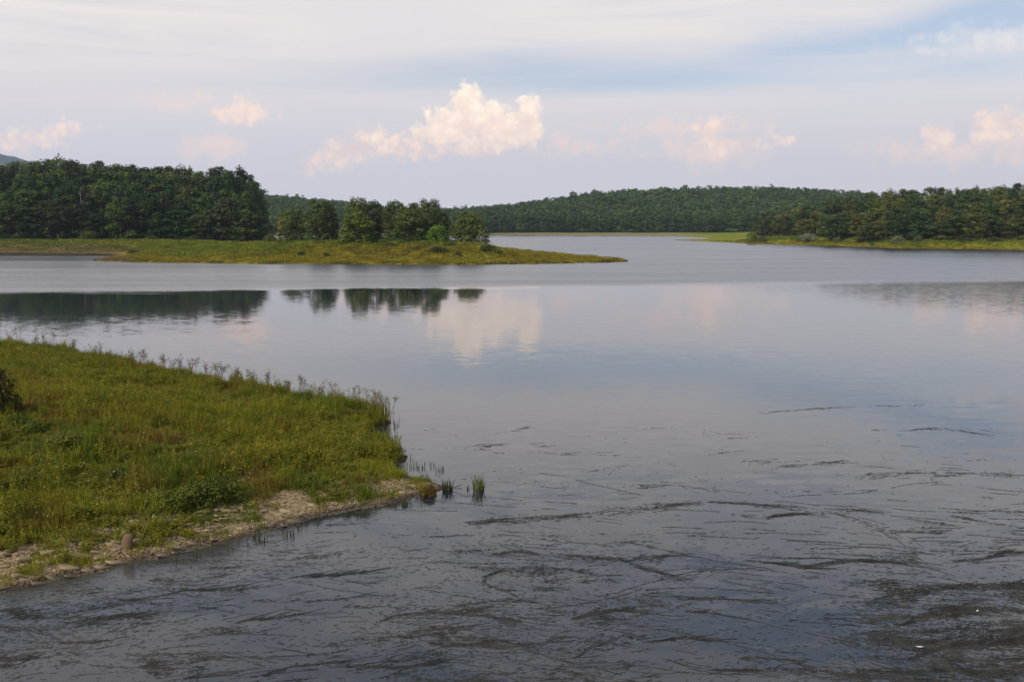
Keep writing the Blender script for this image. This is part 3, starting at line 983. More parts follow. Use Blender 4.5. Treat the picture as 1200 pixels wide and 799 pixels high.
def wood(rows, x0, x1, spacing, sky, drop, front_min, palette, words, group, from_right):
    last = len(rows) - 1
    for r, D in enumerate(rows):
        step = spacing / (D if from_right else D + 340) * 1200
        px = x0 + (r % 2) * step / 2
        made = []
        while px < x1:
            q = px + random.uniform(-0.3, 0.3) * step
            sky_y = float(np.interp(q, *sky))
            f = r / last
            ty = sky_y + (1 - f) ** 1.15 * drop + random.uniform(-3, 5) * (1 if r < last - 1 else 0.35)
            if r == 0: ty = max(ty, front_min) + random.uniform(-7, 13)
            if from_right and q > 285: ty = max(ty, sky_y)
            if not from_right and q < 925: ty = max(ty, 262 - 12 * (q - 880) / 45 - random.uniform(0, 6))
            ty = max(ty, sky_y - 0.6)
            y = D + random.uniform(-3, 3) + (0 if from_right else float(np.interp(q, [880, 900, 1000, 1060, 1100, 1200, 1260], [400, 394, 357, 330, 327, 313, 306])))
            p = at_y(q, ty, y)
            g_ = float(land_h(np.array([p[0]]), np.array([y]))[0])
            H = p[2] - g_
            if H > 6 and (not from_right or q < 309 - r * 1.5):
                key = random.choice(OAKS if r else ['oak_c', 'oak_f', 'oak_d', 'oak_a', 'oak_f'])
                wd = random.uniform(4.9, 6.7) * (0.8 if from_right and q > 285 else 1) * (1 if from_right else 0.8)
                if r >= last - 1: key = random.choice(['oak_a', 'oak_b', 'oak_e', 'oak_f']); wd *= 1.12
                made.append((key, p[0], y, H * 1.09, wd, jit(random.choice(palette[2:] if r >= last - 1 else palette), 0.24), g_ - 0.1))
            px += step
        made.sort(key=lambda m_: m_[1], reverse=from_right)
        for k, m_ in enumerate(made):
            if r == 0: lab = words[0] % ORD[k]
            elif r == last: lab = words[1] % ORD[k]
            else: lab = words[2]
            tree(*m_[:6], ' '.join(lab.split()), group, z=m_[6])


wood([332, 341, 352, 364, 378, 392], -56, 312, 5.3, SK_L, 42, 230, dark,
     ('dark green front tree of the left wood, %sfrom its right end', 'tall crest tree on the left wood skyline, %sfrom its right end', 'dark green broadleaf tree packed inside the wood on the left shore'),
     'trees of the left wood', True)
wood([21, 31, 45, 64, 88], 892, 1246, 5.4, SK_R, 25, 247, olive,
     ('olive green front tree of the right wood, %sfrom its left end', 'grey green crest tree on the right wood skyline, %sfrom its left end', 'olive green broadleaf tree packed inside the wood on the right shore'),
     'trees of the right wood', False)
# first line of trees on the far shore
px = 566
far_k = 0
while px < 886:
    y = 756 + random.uniform(-4, 4)
    q = px + random.uniform(-3, 3)
    p = at_y(q, 250 + random.uniform(-3, 5), y)
    g_ = float(land_h(np.array([p[0]]), np.array([y]))[0])
    tree(random.choice(['oak_c', 'oak_f', 'oak_a']), p[0], y, p[2] - g_, random.uniform(4.6, 6.0), jit((0.044, 0.074, 0.024), 0.3),
         ' '.join(('hazy blue green tree along the pale far beach, %sfrom the left' % ORD[far_k]).split()), 'trees along the far shore', z=g_ - 0.1)
    far_k += 1
    px += 11.5
# taller trees breaking the far skyline
for q, ty, w, lab in ((672, 222.5, 5.5, 'rounded tree standing up from the far hill skyline, leftmost of the three'), (686, 223.5, 4.0, 'small tree on the far hill skyline between two larger ones'), (698, 220.5, 6.0, 'broad tree standing up highest from the far hill skyline'),
                      (947, 220.5, 5.0, 'dark pointed tree on the far skyline where the hill dips to the right wood')):
    y = 1080
    p = at_y(q, ty, y); g_ = float(land_h(np.array([p[0]]), np.array([y]))[0])
    tree('oak_e', p[0], y, max(10, p[2] - g_), w, (0.03, 0.046, 0.024), lab, z=g_ - 0.1)

# island trees
isl = [  # px, D, top y, half width m, kind, colour, label
    (334, 300, 249, 2.6, 'willow_c', (0.090, 0.082, 0.026), 'small yellowish green tree at the right end of the left wood'),
    (346, 292, 245, 3.1, 'willow_b', (0.046, 0.056, 0.022), 'slim grey green tree leftmost of the clump on the point'),
    (372, 282, 235, 3.5, 'willow_b', (0.040, 0.052, 0.018), 'dark upright tree with twin tops left of the round bushy tree'),
    (384, 288, 240, 3.2, 'willow_c', (0.044, 0.054, 0.018), 'dark pointed tree just behind the twin topped tree'),
    (418, 262, 249, 4.4, 'willow_a', (0.058, 0.072, 0.016), 'round bushy tree with bright olive top, foremost on the point'),
    (418, 278, 232, 3.0, 'willow_b', (0.058, 0.066, 0.022), 'tall pale topped tree behind the round bushy tree'),
    (436, 284, 236, 3.4, 'willow_b', (0.030, 0.040, 0.015), 'dark tree right behind the round bushy tree'),
    (464, 276, 236, 3.2, 'willow_b', (0.034, 0.046, 0.016), 'dark pointed tree, left end of the middle clump on the point'),
    (478, 268, 243, 4.0, 'willow_a', (0.044, 0.056, 0.017), 'broad olive tree low in the middle clump on the point'),
    (484, 282, 240, 3.0, 'willow_c', (0.040, 0.052, 0.018), 'olive topped tree in the middle of the clump on the point'),
    (501, 274, 234, 3.4, 'willow_b', (0.038, 0.050, 0.017), 'tallest tree of the middle clump on the point'),
    (516, 284, 248, 3.0, 'willow_c', (0.030, 0.042, 0.016), 'dark narrow tree at the right end of the middle clump'),
    (513, 262, 264, 2.4, 'willow_d', (0.060, 0.095, 0.014), 'low bright green tree below the right end of the middle clump'),
    (548, 272, 250, 4.4, 'willow_d', (0.056, 0.060, 0.020), 'lone rounded tree at the right end of the point'),
]
for q, D, ty, w, key, cc, lab in isl:
    D = D * 0.90; w = w * 0.9
    p = at_y(q, ty, D); g_ = float(land_h(np.array([p[0]]), np.array([float(D)]))[0])
    tree(key, p[0], D, (p[2] - g_) * 1.13, w * 1.27, (cc[0] * 1.2, cc[1] * 1.45, cc[2] * 0.9), lab, 'trees on the grassy point', 'willow_tree', z=g_ - 0.15)
print('trees', tree_count)

# dead trees
def dead_tree(px, y0_, y1_, D, label, lean=0.0, seed=0, r=0.24, fork=False):
    r *= 0.75
    rg = np.random.default_rng(seed)
    top = at_y(px, y0_, D); base_p = at_y(px, y1_, D)
    g_ = float(land_h(np.array([top[0]]), np.array([float(D)]))[0])
    H = top[2] - g_
    b = Bag(); n = 8
    pts = [np.array((lean * H * (i / (n - 1)) + rg.normal() * 0.1, rg.normal() * 0.1, H * i / (n - 1) - 0.3)) for i in range(n)]
    b.add(*tube(pts, [r * (1 - 0.75 * i / (n - 1)) for i in range(n)], 7))
    br = Bag()
    for k in range(7 if not fork else 9):
        i = rg.integers(3, n - 1); s = pts[i]
        a = rg.uniform(0, 6.283); L_ = rg.uniform(1.2, 3.0) * (1.5 if fork else 1)
        e = s + np.array((math.cos(a) * L_ * 0.6, math.sin(a) * L_ * 0.3, L_ * 0.8))
        m = s * .5 + e * .5 + np.array((math.cos(a) * L_ * .12, 0, -0.1))
        br.add(*tube([s, m, e], [r * .45, r * .3, r * .1], 5))
    root = add('dead_tree', None, None, (top[0], D, g_))
    add('trunk', b.mesh('dead_trunk', M_deadwood, True), root)
    add('branch', br.mesh('dead_branches', M_deadwood, True), root)
    tag(root, label, 'dead tree')


dead_tree(94, 219, 247, 335, 'bare pale forked trunk standing before the left wood, leftmost dead tree', 0.0, 1, 0.26)
dead_tree(147, 225, 262, 335, 'straight bare pale trunk in the middle of the left wood front', 0.0, 2, 0.22)
dead_tree(189, 226, 243, 334, 'thin bare grey trunk between the straight pale trunk and the leaning one', 0.0, 3, 0.17)
dead_tree(252, 235, 256, 332, 'leaning bare dead tree with spreading pale branches near the right end of the left wood', 0.12, 4, 0.24, True)

# shrubs
def shrub_mesh(seed, ncl, per, leaf, H=1.0, Rr=1.0):
    return crown_mesh(seed, H, Rr, 0.08, ncl, per, leaf, dome, M_objleaf, 0.8)


SHR = [shrub_mesh(301, 34, 80, 0.045), shrub_mesh(302, 38, 74, 0.042), shrub_mesh(303, 30, 84, 0.048)]
STEMS = []
for i, (cm, cents) in enumerate(SHR):
    b = Bag()
    for c in cents[:9]:
        b.add(*tube([np.array((c[0] * .12, c[1] * .12, -0.05)), np.array((c[0] * .5, c[1] * .5, c[2] * .55)), c], [0.03, 0.02, 0.008], 5))
    STEMS.append(b.mesh('shrub_stems', M_bark, True))


def shrub(px, py, D, w, h, color, label, group=None, z=None, kind=None):
    i = random.randrange(3) if kind is None else kind
    p = at_y(px, py, D)
    g_ = float(land_h(np.array([p[0]]), np.array([float(D)]))[0]) if z is None else z
    root = add('shrub', None, None, (p[0], D, g_ - 0.05), (0, 0, random.uniform(0, 6.28)), (w * 1.15, w * 1.15, h * 1.5))
    root.empty_display_size = 0.3
    add('stem', STEMS[i], root)
    f = add('foliage', SHR[i][0], root); f.color = (color[0] * 1.4, color[1] * 1.4, color[2] * 1.2, 1)
    tag(root, label, 'shrub', group)
    return root


for a in ((60, 282, 320, 0.79, 1.28, (0.016, 0.026, 0.010), 'small dark shrub out on the left meadow before the wood'),
          (104, 277, 327, 2.64, 2.56, (0.040, 0.062, 0.016), 'mid green bushy shrub at the foot of the left wood'),
          (6, 277, 328, 2.29, 2.08, (0.036, 0.050, 0.018), 'grey green shrub at the foot of the left wood by the left edge'),
          (178, 281, 326, 2.11, 1.28, (0.040, 0.055, 0.016), 'low green shrub at the foot of the left wood, left of two'),
          (222, 281, 325, 2.46, 1.28, (0.042, 0.056, 0.016), 'low green shrub at the foot of the left wood, right of two'),
          (316, 279, 284, 1.67, 2.08, (0.060, 0.072, 0.024), 'light green shrub where the left wood ends'),
          (156, 297, 262, 1.5, 0.9, (0.030, 0.045, 0.012), 'dark low shrub near the mud inlet on the left meadow'),
          (353, 292, 218, 0.8, 0.9, (0.030, 0.042, 0.012), 'small dark shrub on the meadow below the slim tree'),
          (383, 292, 215, 0.7, 0.8, (0.028, 0.040, 0.012), 'small dark shrub on the meadow below the twin topped tree'),
          (374, 287, 235, 1.4, 0.8, (0.045, 0.062, 0.014), 'low green shrub before the twin topped tree'),
          (455, 287, 228, 2.2, 1.0, (0.042, 0.058, 0.014), 'low spreading green shrub before the middle clump of trees'),
          (487, 289, 222, 1.2, 1.0, (0.070, 0.068, 0.024), 'pale olive shrub under the middle clump of trees'),
          (514, 290, 218, 2.0, 1.2, (0.032, 0.042, 0.014), 'dark rounded shrub under the bright green low tree'),
          (537, 293, 215, 1.0, 0.9, (0.034, 0.040, 0.016), 'small brownish shrub between the dark rounded shrub and the lone tree'),
          (526, 287, 229, 1.5, 0.9, (0.046, 0.062, 0.016), 'green shrub left of the lone rounded tree'),
          (572, 289, 224, 2.0, 1.2, (0.034, 0.048, 0.013), 'dark shrub right of the lone rounded tree on the point'),
          (583, 290, 222, 1.2, 0.8, (0.050, 0.066, 0.014), 'last green shrub toward the tip of the point'),
          (881, 277, 415, 2.30, 3.53, (0.065, 0.095, 0.022), 'light green young tree like shrub at the left end of the right wood'),
          (893, 279, 411, 2.28, 1.98, (0.060, 0.054, 0.030), 'brownish shrub beside the light green one on the right shore'),
          (948, 275, 391, 3.29, 2.49, (0.12, 0.135, 0.10), 'silvery pale shrub before the right wood, left of two pale ones'),
          (939, 278, 395, 2.21, 1.62, (0.070, 0.088, 0.050), 'grey green shrub left of the silvery pale shrub'),
          (981, 278, 379, 1.58, 1.54, (0.075, 0.085, 0.052), 'small grey shrub between the two silvery shrubs'),
          (1052, 276, 349, 2.43, 2.21, (0.105, 0.115, 0.075), 'silvery pale shrub before the right wood, right of two pale ones'),
          (1022, 280, 356, 0.85, 1.29, (0.055, 0.068, 0.040), 'small dark grey shrub standing alone on the right meadow'),
          (1076, 279, 344, 1.61, 1.80, (0.060, 0.072, 0.034), 'upright green shrub right of the silvery shrubs'),
          (1130, 281, 338, 2.54, 1.08, (0.040, 0.050, 0.022), 'low dark shrub along the right wood, left of two'),
          (1165, 282, 333, 2.51, 1.07, (0.048, 0.050, 0.026), 'low brownish shrub along the right wood, right of two')):
    shrub(*a)

# ------------------------------------------------------------------ far forest as one mass
rng = np.random.default_rng(77)
LP = []
for k in range(6):
    cm, _ = crown_mesh(400 + k, 17, 5.6, 2.0, 26, 8, 0.85, oak, M_farleaf, 0.7)
    co = np.empty(len(cm.vertices) * 3, np.float32); cm.vertices.foreach_get('co', co)
    tn = np.empty(len(cm.polygons), np.float32); cm.attributes['tone'].data.foreach_get('value', tn)
    LP.append((co.reshape(-1, 3), tn)); bpy.data.meshes.remove(cm)
cells = []
Dv = 766.0
while Dv < 1105:
    stp = 8.6
    q = 235.0 if Dv > 800 else 300.0
    while q < 1020:
        cells.append((q + rng.uniform(-0.5, 0.5) * stp / Dv * 1200, Dv + rng.uniform(-3.5, 3.5)))
        q += stp / Dv * 1200
    Dv += 7.2 if Dv < 950 else 9.0
# land on the rise behind the right wood
cells = np.array(cells)
fx = (cells[:, 0] - 600) / 1200 * cells[:, 1] * 1.0066; fy = cells[:, 1]
fh = land_h(fx, fy)
hue = fbm(fx / 30, fy / 30, 202)
Vs, Cs = [], []
pal = np.array([(0.034, 0.064, 0.020), (0.048, 0.080, 0.022), (0.064, 0.092, 0.026), (0.040, 0.066, 0.028)])
for i in range(len(fx)):
    co, tn = LP[i % 6]
    a = rng.uniform(0, 6.283); s = rng.uniform(0.8, 1.5); hsx = rng.uniform(0.78, 1.06) * (1.0 if rng.uniform() > 0.05 else 1.15)
    ca, sa = math.cos(a) * s, math.sin(a) * s
    Vs.append(np.stack([co[:, 0] * ca - co[:, 1] * sa + fx[i], co[:, 0] * sa + co[:, 1] * ca + fy[i], co[:, 2] * hsx + fh[i]], 1).astype(np.float32))
    bc_ = pal[rng.integers(0, 4)] * (0.75 + 0.5 * hue[i]) * rng.uniform(0.8, 1.25)
    Cs.append(bc_[None, :] * (0.78 + 0.45 * tn[:, None]))
Vs = np.concatenate(Vs); Cs = np.concatenate(Cs)
ff_ = add('far_forest', mk_mesh('far_forest', Vs, [np.arange(len(Vs)).reshape(-1, 4)], M_farleaf, vcol={'col': ('FACE', Cs)}))
tag(ff_, 'hazy green forest covering the far hills across the lake', kind='stuff')
print('far forest trees', len(fx), 'quads', len(Cs))

# ------------------------------------------------------------------ shore rocks
def rock_mesh(seed):
    rg = np.random.default_rng(seed)
    k = int(rg.integers(4, 7))
    ang = np.sort(rg.uniform(0, 6.283, k) * 0.25 + np.arange(k) / k * 6.283 * 0.95)
    r = rg.uniform(0.55, 1.05, k)
    el = rg.uniform(0.55, 0.85)
    th = rg.uniform(0.14, 0.26)
    base_ = np.stack([np.cos(ang) * r, np.sin(ang) * r * el], 1)
    V = np.concatenate([np.c_[base_ * 1.0, np.full(k, -th)], np.c_[base_ * 1.02, np.full(k, th * 0.72) + rg.normal(size=k) * 0.02], np.c_[base_ * 0.95, np.full(k, th * 0.86) + rg.normal(size=k) * 0.05], [[0.05, 0.02, th * 0.95]]])
    Q, Tt = [], []
    for i in range(k):
        j = (i + 1) % k
        Q += [(i, j, k + j, k + i), (k + i, k + j, 2 * k + j, 2 * k + i)]
        Tt.append((2 * k + i, 2 * k + j, 3 * k))
    return mk_mesh('rock', V, [np.array(Q), np.array(Tt), np.array([list(range(k))[::-1]])], M_rock)


RK = [rock_mesh(500 + i) for i in range(9)]
rg = np.random.default_rng(12)
cnt = 0
fl = np.array(front_line[1:])
seg = np.linalg.norm(np.diff(fl, axis=0), axis=1); cum = np.concatenate([[0], np.cumsum(seg)])
placed = []
nt = 5000
S_ = rg.uniform(0, cum[-1], nt); I_ = np.clip(np.searchsorted(cum, S_) - 1, 0, len(seg) - 1)
F_ = ((S_ - cum[I_]) / seg[I_])[:, None]
D_ = (fl[I_ + 1] - fl[I_]) / seg[I_][:, None]
OFF = rg.uniform(-0.2, 1.5, nt)
PX_ = fl[I_] * (1 - F_) + fl[I_ + 1] * F_ + np.stack([-D_[:, 1], D_[:, 0]], 1) * OFF[:, None]
HH, SS, _ = bank_h(PX_[:, 0], PX_[:, 1], True)
QX = px_of(PX_[:, 0], PX_[:, 1], 0.2)
NN = vnoise(PX_[:, 0] / 1.0, PX_[:, 1] / 1.0, 9)
for t_ in range(nt):
    if cnt >= 260: break
    px = QX[t_]
    if px < -30 or px > 508 or SS[t_] < -0.10 or NN[t_] < 0.45: continue
    off = OFF[t_]; x, y = PX_[t_]; d_ = D_[t_]
    size = rg.uniform(0.08, 0.23) * (1.3 if px < 190 else 0.8) * (1.2 if off < 0.6 else 1)
    if px > 400: size *= 0.7
    if any((x - a) ** 2 + (y - b) ** 2 < (0.62 * (size + c)) ** 2 for a, b, c in placed): continue
    placed.append((x, y, size))
    o = add('rock', RK[cnt % 9], None, (x, y, float(HH[t_]) + size * 0.04), (R(rg.uniform(2, 20)), R(rg.uniform(4, 20)), math.atan2(d_[1], d_[0]) + rg.uniform(-0.45, 0.45)), (size * rg.uniform(1.0, 1.7), size * rg.uniform(0.6, 0.95), size * rg.uniform(0.55, 1.0)))
    wet_ = float(HH[t_]) < 0.09
    lab = ('dark wet stone slab at the waterline ' if wet_ else 'flat pale tan stone slab lying ')
    lab += ('low at the left edge of the stony shore' if px < 75 else 'on the stony shore near the rusty stone block' if px < 200 else 'on the stony shore below the green bushes' if px < 300 else 'on the stony shore right of the green bushes' if px < 400 else 'toward the narrow tip of the bank')
    tag(o, lab, 'rock', 'rocks along the near shore')
    cnt += 1
print('rocks', cnt)

def on_bank(px, py):
    """point of the bank seen in that direction"""
    d = ray(px, py)
    t = np.linspace(15, 90, 1500)
    x = d[0] * t; y = d[1] * t; z = CAM_H + d[2] * t
    h = np.maximum(bank_h(x, y), 0.0)
    i = int(np.argmax(z <= h))
    return np.array((x[i], y[i], h[i]))


# the upright rusty block
p = on_bank(148, 641)
hz = p[2]
kx = np.array([(-.13, -.08, -.1), (.12, -.09, -.1), (.13, .08, -.1), (-.12, .09, -.1), (-.12, -.08, .27), (.10, -.07, .31), (.13, .08, .33), (-.09, .08, .30), (0, 0, .335), (-.145, 0, .1), (.14, 0, .12)])
kf = [(0, 1, 5), (0, 5, 4), (1, 10, 5), (1, 2, 10), (2, 6, 10), (10, 6, 5), (2, 3, 7), (2, 7, 6), (3, 9, 7), (3, 0, 9), (9, 0, 4), (9, 4, 7), (4, 5, 8), (5, 6, 8), (6, 7, 8), (7, 4, 8)]
o = add('stone_block', mk_mesh('stone_block', kx, [np.array(kf)], M_block), None, (p[0], p[1], hz), (R(4), R(12), R(15)), (0.95, 1, 1))
tag(o, 'upright rusty brown squared stone block standing above the shore rocks', 'stone')

# ------------------------------------------------------------------ near bank plants
for (px, py, w, h, cc, lab) in ((-17, 490, 1.25, 1.8, (0.015, 0.017, 0.010), 'tall dark bush cut by the left edge on the grassy bank'),
                                (20, 503, 0.75, 0.55, (0.026, 0.046, 0.010), 'bright dark green leafy bush at the foot of the tall dark bush at the edge'),
                                (42, 510, 0.6, 0.5, (0.024, 0.042, 0.010), 'small dark green bush right of the tall dark bush at the edge'),
                                (82, 524, 1.0, 0.5, (0.036, 0.050, 0.012), 'wide dark olive bush in the grass below the tall dark bush at the edge'),
                                (218, 592, 0.9, 0.62, (0.034, 0.052, 0.016), 'green leafy bush above the stony shore, left part of the pair'),
                                (250, 590, 0.85, 0.72, (0.024, 0.040, 0.014), 'darkest green bush above the stony shore, right part of the pair'),
                                (20, 575, 1.0, 0.5, (0.036, 0.050, 0.012), 'dark low bush at the left edge low on the bank'),
                                (137, 560, 0.5, 0.35, (0.026, 0.040, 0.012), 'small dark bush in the grass left of the green pair'),
                                (345, 522, 0.45, 0.5, (0.022, 0.036, 0.012), 'small dark bush right of the orange flowers'),
                                (352, 548, 0.5, 0.42, (0.026, 0.044, 0.014), 'small dark bush halfway between orange flowers and shore'),
                                (503, 580, 0.42, 0.34, (0.040, 0.036, 0.014), 'brownish mound of grass at the tip of the bank')):
    p = on_bank(px, py)
    i = random.randrange(3)
    root = add('bush', None, None, (p[0], p[1], p[2] - 0.03), (0, 0, random.uniform(0, 6.28)), (w * random.uniform(0.95, 1.15), w * random.uniform(0.6, 0.8), h * 1.15))
    add('stem', STEMS[i], root)
    f = add('foliage', SHR[i][0], root); f.color = (cc[0] * 2.7, cc[1] * 2.1, cc[2] * 0.8, 1)
    tag(root, lab, 'bush')


# tall dry flower stalks
def stalk_protos(seed):
    rg = np.random.default_rng(seed)
    b = Bag(); s = Bag()
    n = 5
    bend = rg.normal(size=2) * 0.06
    pts = [np.array((bend[0] * (i / 4) ** 2 * 2, bend[1] * (i / 4) ** 2 * 2, i / 4 - 0.05)) for i in range(n)]
    b.add(*tube(pts, [0.009, 0.008, 0.007, 0.006, 0.004], 4))
    nb = int(rg.integers(4, 8))
    for k in range(nb):
        t = rg.uniform(0.55, 0.97); s0 = pts[0] + (pts[-1] - pts[0]) * t; s0[:2] = bend * t * t * 2
        a = rg.uniform(0, 6.283); L_ = rg.uniform(0.08, 0.2)
        e = s0 + np.array((math.cos(a) * L_ * .8, math.sin(a) * L_ * .8, L_ * .8))
        b.add(*tube([s0, e], [0.005, 0.003], 3))
        q = e + rg.normal(size=(9, 3)) * (0.035, 0.035, 0.028)
        s.add(*leaf_quads(q, rg.normal(size=(9, 3)), 0.021, rg, 0.7))
    q = pts[-1] + rg.normal(size=(14, 3)) * (0.035, 0.035, 0.05)
    s.add(*leaf_quads(q, rg.normal(size=(14, 3)), 0.022, rg, 0.7))
    # a few narrow leaves low down
    lq = np.stack([rg.normal(size=10) * .03, rg.normal(size=10) * .03, rg.uniform(0.1, 0.6, 10)], 1)
    b.add(*leaf_quads(lq, rg.normal(size=(10, 3)), 0.045, rg, 0.22))
    return b.mesh('stem', M_stem), s.mesh('seed_head', M_seed)


ST = [stalk_protos(600 + i) for i in range(7)]
spots = []
rg = np.random.default_rng(21)
ridge = ([0, 50, 100, 150, 200, 250, 300, 350, 400, 430, 452], [397, 405, 415, 424, 433, 443, 453, 462, 471, 478, 486])
for c_, w_, k_ in ((12, 12, 5), (45, 6, 4), (60, 8, 5), (80, 8, 4), (118, 10, 6), (155, 5, 3), (168, 6, 7), (193, 5, 5), (202, 3, 3), (213, 5, 4), (226, 4, 6), (248, 8, 6), (262, 6, 6), (275, 8, 4), (297, 8, 5), (313, 5, 4), (337, 5, 4), (352, 6, 5), (372, 10, 6), (392, 8, 4), (420, 6, 3), (443, 6, 7), (460, 3, 2)):
    for j in range(k_): spots.append(c_ + rg.normal() * w_ * 0.6)
for k_, px in enumerate(spots):
    py = float(np.interp(px, *ridge)) + rg.uniform(2, 9)
    p = on_bank(px, py)
    if p[1] > 85: continue
    st, sd = ST[k_ % 7]
    sc_ = rg.uniform(0.65, 1.1) * (1.0 if p[1] < 60 else 1.2)
    root = add('weed_stalk', None, None, tuple(p), (rg.normal() * 0.06, rg.normal() * 0.06, rg.uniform(0, 6.28)), (0.95, 0.95, sc_))
    add('stem', st, root); tag(add('seed_head', sd, root), kind='stuff')
    where_ = 'near the left edge' if px < 95 else 'left of the middle' if px < 180 else 'at its middle' if px < 285 else 'right of the middle' if px < 385 else 'near the far corner'
    tag(root, 'thin dry weed stalk with brown seed heads on the bank ridge ' + where_, 'weed stalk', 'dry stalks along the bank ridge')

# reeds standing in the shallows
def reed_mesh(seed, n, h, spread, w):
    return grass_mesh(seed, n, h, spread, w, 0.25, M_objleaf)


RD = [reed_mesh(701, 3, 0.32, 0.05, 0.012), reed_mesh(702, 5, 0.24, 0.09, 0.010), reed_mesh(703, 2, 0.40, 0.03, 0.010), reed_mesh(704, 9, 0.20, 0.12, 0.012)]
for k_, (px, py) in enumerate(((478, 546), (483, 549), (485, 542), (492, 549), (499, 547), (507, 546), (511, 552), (517, 551), (497, 561), (501, 559), (480, 538), (472, 530), (469, 527), (489, 546),
                               (330, 624), (338, 628), (345, 628), (352, 620), (292, 641), (305, 636), (312, 634), (270, 645), (248, 650), (231, 652), (208, 658), (372, 613), (388, 612), (300, 632), (474, 589), (462, 497), (467, 495), (464, 500))):
    p = at(px, py)
    o = add('reed_tuft', RD[k_ % 4], None, tuple(p), (0, 0, random.uniform(0, 6.28)), (1, 1, random.uniform(0.8, 1.2)))
    o.color = (*jit((0.045, 0.055, 0.018)), 1)
    where_ = 'below the stony shore' if px < 400 else 'by the upper corner of the bank' if py < 510 else 'just off the tip of the bank'
    tag(o, 'thin dark green stalks standing in shallow water ' + where_, 'reeds', 'stalks standing in the shallows')


def big_tuft(px, py, n, h, spread, w, color, label, name='grass_tuft', seed=0, lean=0.5):
    p = at(px, py)
    o = add(name, grass_mesh(seed, n, h, spread, w, lean, M_objleaf), None, tuple(p))
    o.color = (*color, 1)
    tag(o, label, 'grass tuft')


big_tuft(561, 574, 120, 0.55, 0.17, 0.007, (0.095, 0.125, 0.022), 'bright green grass tuft standing alone in the water right of the tip', seed=801)
big_tuft(524, 575, 60, 0.40, 0.17, 0.012, (0.030, 0.040, 0.014), 'dark ragged plant in the water just off the tip of the bank', seed=802)
big_tuft(549, 573, 10, 0.16, 0.05, 0.012, (0.05, 0.075, 0.018), 'tiny green sprig in the water left of the bright grass tuft', seed=803)
big_tuft(474, 592, 40, 0.16, 0.09, 0.010, (0.05, 0.06, 0.016), 'small low green tuft in the water below the tip of the bank', seed=804)
p = on_bank(441, 489)
o = add('grass_tuft', grass_mesh(805, 160, 1.0, 0.55, 0.010, 0.35, M_objleaf), None, tuple(p)); o.color = (0.10, 0.105, 0.014, 1)
tag(o, 'tall green reed clump at the far upper corner of the near bank', 'grass tuft')

# dark floating leaf off the tip, a stump-like snag and curled leaves on stalks
def leaf_blade(L_, w, curl, n=7):
    V, F = [], []
    for i in range(n):
        t = i / (n - 1)
        a = curl * t
        cx_ = L_ * (math.sin(a) / curl if abs(curl) > 1e-3 else t); cz_ = L_ * ((1 - math.cos(a)) / curl if abs(curl) > 1e-3 else 0)
        ww = w * math.sin(math.pi * (0.08 + 0.9 * t)) ** 0.7
        V += [(cx_, -ww, cz_ + ww * 0.25), (cx_, 0, cz_), (cx_, ww, cz_ + ww * 0.25)]
    for i in range(n - 1):
        k = i * 3
        F += [(k, k + 1, k + 4, k + 3), (k + 1, k + 2, k + 5, k + 4)]
    return np.array(V), np.array(F)


p = at(531, 573.5)
b = Bag(); b.add(*leaf_blade(0.30, 0.05, 0.6)); b.add(*(lambda VF: (VF[0] * (-1, 1, 1) + (0.02, 0, 0), VF[1][:, ::-1]))(leaf_blade(0.08, 0.06, 1.2)))
o = add('floating_leaf', b.mesh('floating_leaf', M_darkleaf), None, (p[0], p[1], 0.05), (0, R(-8), R(6)))
tag(o, 'dark curled leaf lying on the water off the tip of the bank', 'leaf')
p = at(515.5, 558.5)
o = add('floating_leaf', b.mesh('floating_leaf_small', M_darkleaf), None, (p[0], p[1], 0.02), (0, 0, R(160)), (0.4, 0.5, 0.4))
tag(o, 'small dark speck of a leaf floating above the tip of the bank', 'leaf')


def leaf_stalk(px, py, h, parts, label):
    p = on_bank(px, py)
    root = add('leaf_stalk', None, None, tuple(p), (0, 0, 0), (h, h, h))
    bs_ = Bag(); bs_.add(*tube([(0, 0, -0.05), (0.01, 0, 0.5), (0, 0, 1.0)], [0.012, 0.010, 0.006], 5))
    add('stem', bs_.mesh('leaf_stem', M_stem), root)
    for (L_, w, curl, ry, z, rz) in parts:
        bl = Bag(); bl.add(*leaf_blade(L_, w, curl))
        add('leaf', bl.mesh('curled_leaf', M_darkleaf), root, (0, 0, z), (0, ry, rz))
    tag(root, label, 'plant')


leaf_stalk(289, 455, 0.75, [(0.42, 0.075, 0.5, R(-28), 0.78, 0.1)], 'weed stalk bearing one blackish leaf jutting right over the ridge')
leaf_stalk(409, 477, 0.85, [(0.42, 0.05, -2.6, R(-65), 0.78, math.pi), (0.22, 0.06, 0.3, R(-75), 0.78, 0.2)], 'plant with one long leaf arching over to the left on the ridge')
leaf_stalk(428, 488, 0.40, [(0.5, 0.16, 0.4, R(-80), 0.45, 0.3), (0.4, 0.14, 0.4, R(-95), 0.45, 1.6)], 'small upright black leaf cluster near the far corner of the bank')
leaf_stalk(241, 447, 0.62, [(0.4, 0.05, -2.2, R(-60), 0.8, 0.2)], 'short stalk with a drooping grey leaf on the middle of the ridge')

